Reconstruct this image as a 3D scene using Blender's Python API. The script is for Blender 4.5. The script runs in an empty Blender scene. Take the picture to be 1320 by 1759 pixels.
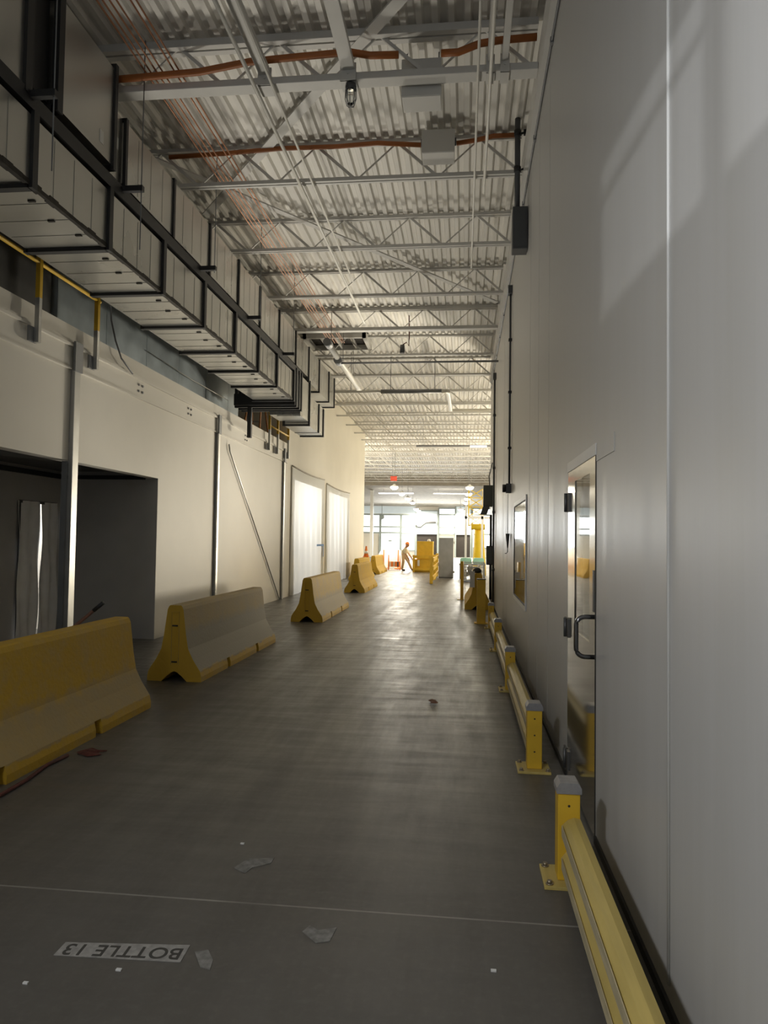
import bpy, bmesh, math, random
from mathutils import Vector, Matrix
random.seed(7)
scene = bpy.context.scene
COL = scene.collection
PI = math.pi

# ------------------------------------------------------------------ camera
def make_camera():
    yaw, pitch, roll = 0.1112865, 0.0375334, 0.014
    f = Vector((-math.sin(yaw)*math.cos(pitch), math.cos(yaw)*math.cos(pitch), math.sin(pitch)))
    r0 = Vector((math.cos(yaw), math.sin(yaw), 0)); u0 = r0.cross(f)
    r = r0*math.cos(roll) + u0*math.sin(roll)
    u = u0*math.cos(roll) - r0*math.sin(roll)
    cd = bpy.data.cameras.new('camera'); co = bpy.data.objects.new('camera', cd)
    COL.objects.link(co)
    m = Matrix((r, u, -f)).transposed().to_4x4(); m.translation = (0, 0, 1.55)
    co.matrix_world = m
    cd.sensor_fit = 'VERTICAL'; cd.sensor_height = 36.0; cd.sensor_width = 36.0*1320/1759
    cd.lens = 36.0*1240/1759
    cd.clip_start = 0.05; cd.clip_end = 300
    scene.camera = co
make_camera()

# ------------------------------------------------------------------ colour management, world, large lights
vs = scene.view_settings
vs.view_transform = 'Standard'; vs.look = 'None'; vs.gamma = 1.0; vs.use_curve_mapping = False
vs.exposure = 0.7
scene.cycles.use_denoising = True
scene.cycles.max_bounces = 10; scene.cycles.diffuse_bounces = 6; scene.cycles.glossy_bounces = 4
scene.cycles.sample_clamp_indirect = 6.0
w = bpy.data.worlds.new('world'); scene.world = w; w.use_nodes = True
bg = w.node_tree.nodes['Background']
bg.inputs[0].default_value = (0.86, 0.93, 1.0, 1); bg.inputs[1].default_value = 0.42   # cool daylight at the open dock end behind

def area(name, loc, aim, size, power, color=(1, 1, 1), size_y=None, shape='RECTANGLE', parent=None, spread=PI):
    d = bpy.data.lights.new(name, 'AREA'); d.energy = power; d.color = color
    d.shape = shape; d.size = size
    if size_y: d.size_y = size_y
    d.spread = spread
    o = bpy.data.objects.new(name, d); COL.objects.link(o)
    o.location = loc
    o.rotation_euler = (Vector(aim)-Vector(loc)).to_track_quat('-Z', 'Y').to_euler()
    if parent: o.parent = parent; o.location = Vector(loc)-parent.location
    return o
def spot(name, loc, aim, angle, blend, power, radius, color):
    d = bpy.data.lights.new(name, 'SPOT'); d.energy = power; d.color = color
    d.spot_size = angle; d.spot_blend = blend; d.shadow_soft_size = radius
    o = bpy.data.objects.new(name, d); COL.objects.link(o); o.location = loc
    o.rotation_euler = (Vector(aim)-Vector(loc)).to_track_quat('-Z', 'Y').to_euler()
    return o
WARM = (1.0, 0.90, 0.71)
# point lights added out of view to brighten the roof, walls and floor
def fill_point(name, loc, power, color, radius=.3):
    d = bpy.data.lights.new(name, 'POINT'); d.energy = power; d.color = color; d.shadow_soft_size = radius
    o = bpy.data.objects.new(name, d); COL.objects.link(o); o.location = loc; return o
for x, y, p in ((2.4, 27.0, 330), (2.8, 35.0, 600), (-7.2, 37.5, 600)): fill_point('hall_fill_light', (x, y, 3.2), p, WARM)
fill_point('hall_fill_light', (5.0, 40.0, 4.6), 250, WARM); fill_point('hall_fill_light', (-9.0, 40.0, 4.6), 250, WARM)
# daylight of the glazed far wall
area('far_wall_daylight', (-3.5, 65.4, 2.6), (-3.0, 40, 0.5), 9.0, 420, (0.95, 0.98, 1.0), 3.0)
# unseen spots added to brighten the left wall and roof along the aisle
for fx, fy, ax, ay in ((1.5, 21.6, -1.6, 9.0), (1.9, 23.4, -2.0, 12.0)):
    spot('aisle_fill_spot', (fx, fy, 1.3), (ax, ay, 6.2), math.radians(84), 1.0, 950, .25, WARM)
# hidden spots added behind the barriers to brighten the roof from below
ROOF_FILL = ((-3.62, 9.35, -1.2, 7.2, 260), (-3.32, 15.5, -1.0, 12.4, 420), (-3.565, 23.5, -1.2, 21.0, 220))
for lx, ly, ax, ay, p in ROOF_FILL:
    spot('roof_fill_spot', (lx, ly, .42), (ax, ay, 6.4), math.radians(105), 1.0, p, .45, (1.0, .94, .82))
area('overhead_lamp', (-2.2, -.5, 3.4), (.69, 1.6, 1.3), .5, 30, (.97, .98, 1.0), spread=math.radians(130))
# lamp behind the viewer, shining through the slot of an added panel onto the right wall
spot('work_lamp', (-3.5, -5.0, 2.0), (-1.0, -1.0, 2.48), math.radians(36), 0.3, 520, 0.035, (0.95, 0.97, 1.0))

# ------------------------------------------------------------------ materials
def nodes_of(m):
    m.use_nodes = True
    return m.node_tree.nodes, m.node_tree.links, m.node_tree.nodes['Principled BSDF']
MATS = {}
def mat(name, col, rough=0.6, metal=0.0, var=0.12, scale=3.0, stretch=(1, 1, 1), rvar=0.0, bump=0.0, bscale=40.0, spec=0.5,
        emit=0.0, ecol=None, trans=0.0):
    if name in MATS: return MATS[name]
    m = bpy.data.materials.new(name); n, l, b = nodes_of(m)
    b.inputs['Metallic'].default_value = metal
    b.inputs['Specular IOR Level'].default_value = spec
    b.inputs['Transmission Weight'].default_value = trans
    b.inputs['Roughness'].default_value = rough
    tc = n.new('ShaderNodeTexCoord'); mp = n.new('ShaderNodeMapping')
    mp.inputs['Scale'].default_value = stretch
    l.new(tc.outputs['Object'], mp.inputs['Vector'])
    nz = n.new('ShaderNodeTexNoise'); nz.inputs['Scale'].default_value = scale; nz.inputs['Detail'].default_value = 6
    l.new(mp.outputs[0], nz.inputs['Vector'])
    mx = n.new('ShaderNodeMix'); mx.data_type = 'RGBA'
    mx.inputs[6].default_value = tuple(max(0, c*(1-var)) for c in col)+(1,)
    mx.inputs[7].default_value = tuple(min(1, c*(1+var)) for c in col)+(1,)
    cr = n.new('ShaderNodeMapRange'); cr.inputs[1].default_value = 0.3; cr.inputs[2].default_value = 0.7
    l.new(nz.outputs['Fac'], cr.inputs[0]); l.new(cr.outputs[0], mx.inputs[0])
    l.new(mx.outputs[2], b.inputs['Base Color'])
    if rvar:
        rr = n.new('ShaderNodeMapRange'); rr.inputs[1].default_value = 0.3; rr.inputs[2].default_value = 0.7
        rr.inputs[3].default_value = max(0.02, rough-rvar); rr.inputs[4].default_value = min(1, rough+rvar)
        l.new(nz.outputs['Fac'], rr.inputs[0]); l.new(rr.outputs[0], b.inputs['Roughness'])
    if bump:
        nb = n.new('ShaderNodeTexNoise'); nb.inputs['Scale'].default_value = bscale; nb.inputs['Detail'].default_value = 4
        l.new(mp.outputs[0], nb.inputs['Vector'])
        bp = n.new('ShaderNodeBump'); bp.inputs['Strength'].default_value = bump; bp.inputs['Distance'].default_value = 0.01
        l.new(nb.outputs['Fac'], bp.inputs['Height']); l.new(bp.outputs[0], b.inputs['Normal'])
    if emit:
        b.inputs['Emission Color'].default_value = (ecol or col)+(1,) if len(ecol or col) == 3 else (ecol or col)
        b.inputs['Emission Strength'].default_value = emit
    MATS[name] = m
    return m

def floor_material():
    m = bpy.data.materials.new('polished_concrete'); n, l, b = nodes_of(m)
    tc = n.new('ShaderNodeTexCoord')
    def noise(sc, det, stretch=(1, 1, 1), rough=0.6):
        mp = n.new('ShaderNodeMapping'); mp.inputs['Scale'].default_value = stretch
        l.new(tc.outputs['Object'], mp.inputs['Vector'])
        z = n.new('ShaderNodeTexNoise'); z.inputs['Scale'].default_value = sc; z.inputs['Detail'].default_value = det
        z.inputs['Roughness'].default_value = rough
        l.new(mp.outputs[0], z.inputs['Vector']); return z.outputs['Fac']
    def rng(v, a, b_, c, d):
        r = n.new('ShaderNodeMapRange'); r.inputs[1].default_value = a; r.inputs[2].default_value = b_
        r.inputs[3].default_value = c; r.inputs[4].default_value = d; l.new(v, r.inputs[0]); return r.outputs[0]
    def mixc(fac, a, c):
        x = n.new('ShaderNodeMix'); x.data_type = 'RGBA'; l.new(fac, x.inputs[0])
        for s, v in ((6, a), (7, c)):
            if isinstance(v, tuple): x.inputs[s].default_value = v+(1,)
            else: l.new(v, x.inputs[s])
        return x.outputs[2]
    big = noise(0.7, 6); streak = noise(2.2, 8, (1.6, 0.22, 1), 0.7); fine = noise(26, 4); cross = noise(3.0, 6, (0.35, 2.2, 1), 0.7)
    c = mixc(rng(big, .3, .7, 0, 1), (0.088, 0.083, 0.074), (0.128, 0.122, 0.11))
    c = mixc(rng(streak, .42, .75, 0, .6), c, (0.082, 0.075, 0.064))
    c = mixc(rng(fine, .5, .8, 0, .25), c, (0.19, 0.18, 0.165))
    # light scuff marks
    c = mixc(rng(noise(1.3, 10, (1, .5, 1), .75), .66, .74, 0, .45), c, (0.25, 0.24, 0.225))
    # saw-cut joints across the aisle every 4.5 m
    sx = n.new('ShaderNodeSeparateXYZ'); l.new(tc.outputs['Object'], sx.inputs[0])
    md = n.new('ShaderNodeMath'); md.operation = 'PINGPONG'; md.inputs[1].default_value = 2.25
    sub = n.new('ShaderNodeMath'); sub.operation = 'ADD'; sub.inputs[1].default_value = -3.04+45.0
    l.new(sx.outputs[1], sub.inputs[0]); l.new(sub.outputs[0], md.inputs[0])
    lt = n.new('ShaderNodeMath'); lt.operation = 'LESS_THAN'; lt.inputs[1].default_value = 0.0055
    l.new(md.outputs[0], lt.inputs[0])
    mu = n.new('ShaderNodeMath'); mu.operation = 'MULTIPLY'; l.new(lt.outputs[0], mu.inputs[0])
    l.new(rng(noise(2.0, 4), .35, .6, .25, .9), mu.inputs[1])
    c = mixc(mu.outputs[0], c, (0.30, 0.29, 0.26))
    l.new(c, b.inputs['Base Color'])
    mrr = n.new('ShaderNodeMath'); mrr.operation = 'ADD'
    l.new(rng(streak, .3, .7, .30, .48), mrr.inputs[0]); l.new(rng(cross, .35, .7, -.06, .11), mrr.inputs[1])
    l.new(mrr.outputs[0], b.inputs['Roughness'])
    bp = n.new('ShaderNodeBump'); bp.inputs['Strength'].default_value = 0.05; bp.inputs['Distance'].default_value = 0.01
    l.new(cross, bp.inputs['Height']); l.new(bp.outputs[0], b.inputs['Normal'])
    b.inputs['Specular IOR Level'].default_value = 0.4
    return m

def panel_wall_material():
    m = bpy.data.materials.new('insulated_metal_panel'); n, l, b = nodes_of(m)
    tc = n.new('ShaderNodeTexCoord'); mp = n.new('ShaderNodeMapping'); mp.inputs['Scale'].default_value = (1, 3.0, 0.12)
    l.new(tc.outputs['Object'], mp.inputs['Vector'])
    z = n.new('ShaderNodeTexNoise'); z.inputs['Scale'].default_value = 1.6; z.inputs['Detail'].default_value = 8; z.inputs['Roughness'].default_value = .65
    l.new(mp.outputs[0], z.inputs['Vector'])
    mx = n.new('ShaderNodeMix'); mx.data_type = 'RGBA'
    mx.inputs[6].default_value = (0.47, 0.465, 0.445, 1); mx.inputs[7].default_value = (0.51, 0.505, 0.49, 1)
    r = n.new('ShaderNodeMapRange'); r.inputs[1].default_value = .34; r.inputs[2].default_value = .56
    l.new(z.outputs['Fac'], r.inputs[0]); l.new(r.outputs[0], mx.inputs[0]); l.new(mx.outputs[2], b.inputs['Base Color'])
    r2 = n.new('ShaderNodeMapRange'); r2.inputs[1].default_value = .3; r2.inputs[2].default_value = .7
    r2.inputs[3].default_value = .34; r2.inputs[4].default_value = .46
    l.new(z.outputs['Fac'], r2.inputs[0]); l.new(r2.outputs[0], b.inputs['Roughness'])
    b.inputs['Specular IOR Level'].default_value = 0.5
    return m

def barrier_material(name, upper, lower, fade):
    """painted concrete: yellow ends and toe, worn concrete on the long faces"""
    m = bpy.data.materials.new(name); n, l, b = nodes_of(m)
    tc = n.new('ShaderNodeTexCoord'); sx = n.new('ShaderNodeSeparateXYZ'); l.new(tc.outputs['Object'], sx.inputs[0])
    nz = n.new('ShaderNodeTexNoise'); nz.inputs['Scale'].default_value = 4; nz.inputs['Detail'].default_value = 9; nz.inputs['Roughness'].default_value = .7
    l.new(tc.outputs['Object'], nz.inputs['Vector'])
    def math_(op, a, c):
        x = n.new('ShaderNodeMath'); x.operation = op
        for i, v in enumerate((a, c)):
            if isinstance(v, (int, float)): x.inputs[i].default_value = v
            else: l.new(v, x.inputs[i])
        return x.outputs[0]
    def rng(v, a, b_, c, d):
        r = n.new('ShaderNodeMapRange'); r.inputs[1].default_value = a; r.inputs[2].default_value = b_
        r.inputs[3].default_value = c; r.inputs[4].default_value = d; l.new(v, r.inputs[0]); return r.outputs[0]
    zn = math_('ADD', sx.outputs[2], math_('MULTIPLY', math_('SUBTRACT', nz.outputs['Fac'], .5), .16))
    toe = rng(zn, .10, .13, 1, 0)
    up = rng(zn, fade-.05, fade+.05, lower, upper)
    wear = rng(nz.outputs['Fac'], .38, .66, .75, 1.15)
    face = math_('MINIMUM', math_('MULTIPLY', math_('MAXIMUM', toe, up), wear), 1.0)
    ge = n.new('ShaderNodeNewGeometry'); sn = n.new('ShaderNodeSeparateXYZ'); l.new(ge.outputs['True Normal'], sn.inputs[0])
    end = math_('GREATER_THAN', math_('ABSOLUTE', sn.outputs[1], 0), .7)
    fac = math_('MAXIMUM', face, math_('MULTIPLY', end, .95))
    mx = n.new('ShaderNodeMix'); mx.data_type = 'RGBA'; l.new(fac, mx.inputs[0])
    mx.inputs[6].default_value = (0.30, 0.27, 0.205, 1); mx.inputs[7].default_value = (0.56, 0.345, 0.025, 1)
    l.new(mx.outputs[2], b.inputs['Base Color']); b.inputs['Roughness'].default_value = .8
    bp = n.new('ShaderNodeBump'); bp.inputs['Strength'].default_value = .35; bp.inputs['Distance'].default_value = .01
    n2 = n.new('ShaderNodeTexNoise'); n2.inputs['Scale'].default_value = 30; n2.inputs['Detail'].default_value = 6
    l.new(tc.outputs['Object'], n2.inputs['Vector']); l.new(n2.outputs['Fac'], bp.inputs['Height']); l.new(bp.outputs[0], b.inputs['Normal'])
    return m

M_floor = floor_material()
M_panel = panel_wall_material()
M_white = mat('white_wall_paint', (0.70, 0.67, 0.60), .55, var=.03, scale=1.2)
M_tall = mat('cream_wall_paint', (0.72, 0.68, 0.58), .6, var=.03, scale=1.0)
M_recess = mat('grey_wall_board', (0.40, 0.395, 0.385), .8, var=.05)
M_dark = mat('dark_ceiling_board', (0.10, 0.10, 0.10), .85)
M_deck = mat('white_roof_deck', (0.74, 0.72, 0.67), .5, var=.14, scale=.9, stretch=(3, .25, 1))
M_joist = mat('white_joist_paint', (0.60, 0.59, 0.56), .5, var=.06)
M_lowroof = mat('grey_roof', (0.36, 0.33, 0.28), .8)
M_galv = mat('galvanised_sheet', (0.50, 0.495, 0.465), .30, metal=.9, var=.08, scale=.9, stretch=(.5, 1, .5), rvar=.07)
M_galvblue = mat('bluish_galvanised_sheet', (0.46, 0.53, 0.58), .36, metal=.35, var=.2, scale=2.0, rvar=.08)
M_black = mat('black_steel', (0.018, 0.018, 0.019), .5)
M_mastic = mat('brown_black_sealant', (0.035, 0.03, 0.022), .8, var=.4, scale=14)
M_silver = mat('brushed_aluminium', (0.50, 0.50, 0.48), .38, metal=.75)
M_steelgrey = mat('grey_steel', (0.22, 0.225, 0.23), .5, metal=.3)
M_dkgrey = mat('dark_grey_enamel', (0.07, 0.072, 0.075), .5)
M_green = mat('grey_green_enamel', (0.085, 0.09, 0.08), .55)
M_yellow = mat('safety_yellow', (0.64, 0.40, 0.025), .5, var=.10, scale=5)
M_yrail = mat('worn_pale_yellow', (0.52, 0.40, 0.12), .5, var=.16, scale=3, stretch=(6, .6, 6))
M_scuff = mat('scuffed_cream', (0.50, 0.43, 0.27), .6, var=.22, scale=5, stretch=(6, .8, 6))
M_cap = mat('grey_plastic_cap', (0.30, 0.30, 0.31), .35, metal=.3, var=.2, scale=20)
M_bolt = mat('zinc_bolt', (0.35, 0.30, 0.22), .45, metal=.7)
M_orange = mat('orange_conduit_skin', (0.36, 0.115, 0.025), .5)
M_copper = mat('copper_tube', (0.42, 0.20, 0.11), .4, metal=.6)
M_pipe = mat('white_pipe', (0.66, 0.64, 0.58), .45, var=.04)
M_boxlt = mat('pale_box', (0.58, 0.57, 0.54), .5, var=.03)
M_stain = mat('stainless_door', (0.40, 0.385, 0.35), .09, metal=.9, var=.05, scale=2)
M_hinge = mat('hinge_steel', (0.12, 0.12, 0.12), .45, metal=.6)
M_handle = mat('dark_chrome', (0.16, 0.16, 0.165), .22, metal=.9)
M_rubber = mat('black_rubber', (0.014, 0.014, 0.014), .6)
M_frame = mat('white_frame', (0.68, 0.68, 0.66), .4, var=.03)
M_glass = mat('window_glass', (0.92, 0.95, 0.94), .02, var=0, trans=1.0)
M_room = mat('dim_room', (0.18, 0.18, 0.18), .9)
M_plastic = mat('plastic_sheet', (0.80, 0.80, 0.80), .4, var=.06, scale=5)
M_hem = mat('tape_hem', (0.50, 0.46, 0.40), .7)
M_blue = mat('blue_tape', (0.05, 0.17, 0.42), .6)
M_wood = mat('brown_wood', (0.17, 0.075, 0.045), .6, var=.25, scale=8)
M_ladder = mat('orange_fibreglass', (0.42, 0.17, 0.04), .5)
M_red = mat('red_enamel', (0.75, 0.10, 0.06), .5)
M_rag = mat('dark_red_cloth', (0.10, 0.028, 0.02), .9, var=.4, scale=18)
M_tape = mat('old_floor_tape', (0.30, 0.29, 0.27), .7, var=.25, scale=30)
M_char = mat('dark_lettering', (0.055, 0.052, 0.045), .8)
M_lens = mat('lamp_lens', (1, 1, 1), .5, var=0, emit=14.0, ecol=(1.0, .95, .82))
M_tube = mat('tube_lens', (1, 1, 1), .5, var=0, emit=4.0, ecol=(1.0, .96, .85))
M_pane = mat('daylit_pane', (.9, .93, .95), .4, var=0, emit=1.5, ecol=(.95, .98, 1.0))
M_bluepanel = mat('pale_blue_door_panel', (0.62, 0.70, 0.74), .5, var=.03, emit=.15, ecol=(.8, .92, 1.0))  # weak emission puts a daylight glow into the panels
M_mull = mat('grey_mullion', (0.30, 0.35, 0.35), .5)
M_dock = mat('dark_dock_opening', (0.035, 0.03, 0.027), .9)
M_tarp = mat('white_tarp', (0.85, 0.84, 0.80), .7, var=.04)
M_oplastic = mat('orange_plastic', (0.85, 0.24, 0.04), .5)
M_skin = mat('skin', (0.50, 0.30, 0.21), .6, var=.05)
M_shirt = mat('pale_shirt', (0.66, 0.62, 0.50), .85)
M_trous = mat('tan_trousers', (0.62, 0.50, 0.36), .9)
M_shoe = mat('dark_boot', (0.03, 0.028, 0.026), .7)
M_scrap = mat('grey_mixed_scrap', (0.34, 0.33, 0.31), .8, var=.55, scale=14)
M_gcrate = mat('green_plastic', (0.22, 0.42, 0.33), .5)
M_brobot = mat('bright_yellow_enamel', (0.82, 0.58, 0.02), .4, var=.05)

# ------------------------------------------------------------------ mesh builder
class MB:
    def __init__(self): self.bm = bmesh.new()
    def box(self, x0, x1, y0, y1, z0, z1, bevel=0.0):
        bm = self.bm
        v = [bm.verts.new((x, y, z)) for x in (x0, x1) for y in (y0, y1) for z in (z0, z1)]
        fs = [bm.faces.new([v[i] for i in q]) for q in ((0, 1, 3, 2), (4, 6, 7, 5), (0, 4, 5, 1), (2, 3, 7, 6), (0, 2, 6, 4), (1, 5, 7, 3))]
        if bevel:
            es = list({e for f in fs for e in f.edges})
            bmesh.ops.bevel(bm, geom=es, offset=bevel, segments=2, affect='EDGES', profile=.6)
        return self
    def frame_of(self, p, q):
        p, q = Vector(p), Vector(q); d = (q-p).normalized()
        up = Vector((0, 0, 1)) if abs(d.z) < .95 else Vector((0, 1, 0))
        s = d.cross(up).normalized(); t = s.cross(d).normalized()
        return p, q, s, t
    def bar(self, p, q, w, h):
        p, q, s, t = self.frame_of(p, q); bm = self.bm
        c = [(-w/2, -h/2), (w/2, -h/2), (w/2, h/2), (-w/2, h/2)]
        a = [bm.verts.new(p+s*x+t*y) for x, y in c]; b = [bm.verts.new(q+s*x+t*y) for x, y in c]
        for i in range(4): bm.faces.new((a[i], a[(i+1) % 4], b[(i+1) % 4], b[i]))
        bm.faces.new(a[::-1]); bm.faces.new(b); return self
    def tube(self, p, q, r, n=10, r2=None):
        p, q, s, t = self.frame_of(p, q); bm = self.bm; r2 = r if r2 is None else r2
        an = [2*PI*i/n for i in range(n)]
        a = [bm.verts.new(p+(s*math.cos(k)+t*math.sin(k))*r) for k in an]
        b = [bm.verts.new(q+(s*math.cos(k)+t*math.sin(k))*r2) for k in an]
        for i in range(n):
            f = bm.faces.new((a[i], a[(i+1) % n], b[(i+1) % n], b[i])); f.smooth = True
        bm.faces.new(a[::-1]); bm.faces.new(b); return self
    def path(self, pts, r, n=8):
        pts = [Vector(p) for p in pts]; bm = self.bm; rings = []
        for i, p in enumerate(pts):
            d = (pts[min(i+1, len(pts)-1)]-pts[max(i-1, 0)]).normalized()
            up = Vector((0, 0, 1)) if abs(d.z) < .9 else Vector((0, 1, 0))
            s = d.cross(up).normalized(); t = s.cross(d).normalized()
            rings.append([bm.verts.new(p+(s*math.cos(2*PI*k/n)+t*math.sin(2*PI*k/n))*r) for k in range(n)])
        for a, b in zip(rings, rings[1:]):
            for i in range(n):
                f = bm.faces.new((a[i], a[(i+1) % n], b[(i+1) % n], b[i])); f.smooth = True
        bm.faces.new(rings[0][::-1]); bm.faces.new(rings[-1]); return self
    def prism(self, prof, y0, y1, axis='y'):
        """closed (a,b) profile extruded along an axis"""
        bm = self.bm
        def pt(a, b, c): return (a, c, b) if axis == 'y' else ((c, a, b) if axis == 'x' else (a, b, c))
        A = [bm.verts.new(pt(a, b, y0)) for a, b in prof]; B = [bm.verts.new(pt(a, b, y1)) for a, b in prof]
        n = len(prof)
        for i in range(n): bm.faces.new((A[i], A[(i+1) % n], B[(i+1) % n], B[i]))
        bm.faces.new(A[::-1]); bm.faces.new(B); return self
    def lathe(self, prof, c, n=20):
        bm = self.bm; rings = []
        for r, z in prof:
            rings.append([bm.verts.new((c[0]+r*math.cos(2*PI*k/n), c[1]+r*math.sin(2*PI*k/n), c[2]+z)) for k in range(n)])
        for a, b in zip(rings, rings[1:]):
            for i in range(n):
                f = bm.faces.new((a[i], a[(i+1) % n], b[(i+1) % n], b[i])); f.smooth = True
        bm.faces.new(rings[0][::-1]); bm.faces.new(rings[-1]); return self
    def grid(self, fn, nu, nv):
        bm = self.bm
        v = [[bm.verts.new(fn(i/nu, j/nv)) for j in range(nv+1)] for i in range(nu+1)]
        for i in range(nu):
            for j in range(nv):
                f = bm.faces.new((v[i][j], v[i+1][j], v[i+1][j+1], v[i][j+1])); f.smooth = True
        return self
    def build(self, name, m, parent=None, origin=None, fix=True):
        bm = self.bm
        if fix: bmesh.ops.recalc_face_normals(bm, faces=bm.faces)
        if parent is not None:
            r = parent
            while r.parent: r = r.parent
            off = r.location.copy()
        else:
            xs = [v.co for v in bm.verts]
            lo = Vector([min(c[i] for c in xs) for i in range(3)]); hi = Vector([max(c[i] for c in xs) for i in range(3)])
            off = Vector(((lo.x+hi.x)/2, (lo.y+hi.y)/2, lo.z)) if origin is None else Vector(origin)
        bmesh.ops.translate(bm, verts=bm.verts, vec=-off)
        me = bpy.data.meshes.new(name); bm.to_mesh(me); bm.free(); me.materials.append(m)
        o = bpy.data.objects.new(name, me); COL.objects.link(o)
        if parent is not None: o.parent = parent
        else: o.location = off
        return o

def tag(o, label, cat, group=None, kind=None):
    o['label'] = label; o['category'] = cat
    if group: o['group'] = group
    if kind: o['kind'] = kind
    return o
def thing(name, label, cat, loc, group=None):
    o = bpy.data.objects.new(name, None); o.empty_display_size = .1; COL.objects.link(o); o.location = loc
    return tag(o, label, cat, group)
def struct(o): o['kind'] = 'structure'; return o
def copy_tree(o, loc=None, label=None, parent=None):
    c = o.copy(); COL.objects.link(c)
    if parent is not None: c.parent = parent
    if loc is not None: c.location = loc
    if label: c['label'] = label
    for ch in list(o.children): copy_tree(ch, parent=c)
    return c
ORD = ['first', 'second', 'third', 'fourth', 'fifth', 'sixth', 'seventh', 'eighth', 'ninth', 'tenth', 'eleventh', 'twelfth', 'thirteenth',
       'fourteenth', 'fifteenth', 'sixteenth', 'seventeenth', 'eighteenth', 'nineteenth', 'twentieth', 'twenty-first', 'twenty-second', 'twenty-third', 'twenty-fourth', 'twenty-fifth']

# ------------------------------------------------------------------ setting: floor, walls, roof
XL, XR, XM = -4.62, 0.69, -4.62
ZR = 6.45
mb = MB(); mb.box(-14.2, 9.2, -4, 66.8, -.2, 0); fl = mb.build('floor', M_floor, origin=(0, 0, 0)); struct(fl)

# right panel wall with a door opening and a window opening
mb = MB()
DY0, DY1, DZ = 3.90, 4.92, 2.06
WY0, WY1, WZ0, WZ1 = 8.15, 10.12, .77, 2.07
def slab(y0, y1, z0, z1): mb.box(XR, XR+.16, y0, y1, z0, z1)
slab(-3, DY0, 0, ZR); slab(DY0, DY1, DZ, ZR); slab(DY1, WY0, 0, ZR)
slab(WY0, WY1, 0, WZ0); slab(WY0, WY1, WZ1, ZR); slab(WY1, 19.8, 0, ZR)
struct(mb.build('wall_right', M_panel, origin=(0, 0, 0)))
mb = MB(); mb.box(XR-.012, XR, -2.9, DY0-.02, 0, .038).box(XR-.012, XR, DY1+.02, 19.7, 0, .038)
struct(mb.build('baseboard_right', M_rubber))
# caulked panel joint
mb = MB(); mb.tube((XR-.003, 2.535, .09), (XR-.003, 2.535, ZR), .006, 8); struct(mb.build('trim_1', M_frame))
mb = MB()
for y in (6.1, 6.95, 7.85, 11.9, 13.0): mb.box(XR-.0015, XR, y, y+.006, .08, 5.6)
struct(mb.build('trim_2', M_panel))
# upper girder along the wall
mb = MB(); mb.box(XR-.045, XR, -3, 19.8, 5.84, 5.86).box(XR-.045, XR-.035, -3, 19.8, 5.86, 6.12).box(XR-.045, XR, -3, 19.8, 6.12, 6.14)
struct(mb.build('trim_3', M_joist))
# dim rooms behind door and window
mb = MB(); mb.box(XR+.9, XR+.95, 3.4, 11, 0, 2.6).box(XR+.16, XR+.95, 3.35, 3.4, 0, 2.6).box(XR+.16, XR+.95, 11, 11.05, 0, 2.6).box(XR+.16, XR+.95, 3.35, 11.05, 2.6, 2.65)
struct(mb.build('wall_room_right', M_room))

# left low wall with the wide opening, recess behind it
OY0, OY1, OZ = 3.0, 10.46, 2.42
mb = MB()
mb.box(XL-.16, XL, -3, OY0, 0, 4.01).box(XL-.16, XL, OY0, OY1, OZ, 4.01).box(XL-.16, XL, OY1, 18.4, 0, 4.01)
struct(mb.build('wall_left', M_white, origin=(0, 0, 0)))
# ledger channel on the wall
mb = MB(); mb.box(XL, XL+.03, -3, 18.35, 3.79, 3.815).box(XL, XL+.045, -3, 18.35, 3.755, 3.785).box(XL, XL+.016, -3, 18.35, 3.5, 3.755).box(XL, XL+.028, -3, 18.35, 3.49, 3.505)
led = mb.build('trim_4', M_white); struct(led)
# recess
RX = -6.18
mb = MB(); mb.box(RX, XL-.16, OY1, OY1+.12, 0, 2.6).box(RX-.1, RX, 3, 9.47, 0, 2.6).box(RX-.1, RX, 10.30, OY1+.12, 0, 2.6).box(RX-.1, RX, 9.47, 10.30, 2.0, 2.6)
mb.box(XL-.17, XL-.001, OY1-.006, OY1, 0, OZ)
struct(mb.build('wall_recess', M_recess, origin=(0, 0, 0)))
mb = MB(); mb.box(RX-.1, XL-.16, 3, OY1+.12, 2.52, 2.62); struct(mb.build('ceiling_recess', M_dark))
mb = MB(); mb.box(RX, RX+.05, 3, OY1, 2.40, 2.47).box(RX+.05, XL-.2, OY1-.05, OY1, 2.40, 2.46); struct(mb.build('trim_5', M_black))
# small lit room behind the plastic sheeted doorway
mb = MB(); mb.box(-8.0, -7.95, 8.6, 11.2, 0, 2.5).box(-8, RX-.1, 8.55, 8.6, 0, 2.5).box(-8, RX-.1, 11.2, 11.25, 0, 2.5).box(-8, RX-.1, 8.55, 11.25, 2.5, 2.55)
struct(mb.build('wall_store', M_white))
area('store_lamp', (-7.0, 10.3, 2.45), (-7.2, 10.3, 0), .4, 28, (1, 1, 1))
# mezzanine slab and the wall behind it
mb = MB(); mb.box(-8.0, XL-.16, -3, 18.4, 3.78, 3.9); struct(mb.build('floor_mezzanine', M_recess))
mb = MB(); mb.box(-8.1, -8.0, -3, 18.4, 0, ZR).box(-8, XL-.16, -3.1, -3, 0, ZR); struct(mb.build('wall_mezzanine', M_dark))

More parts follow.
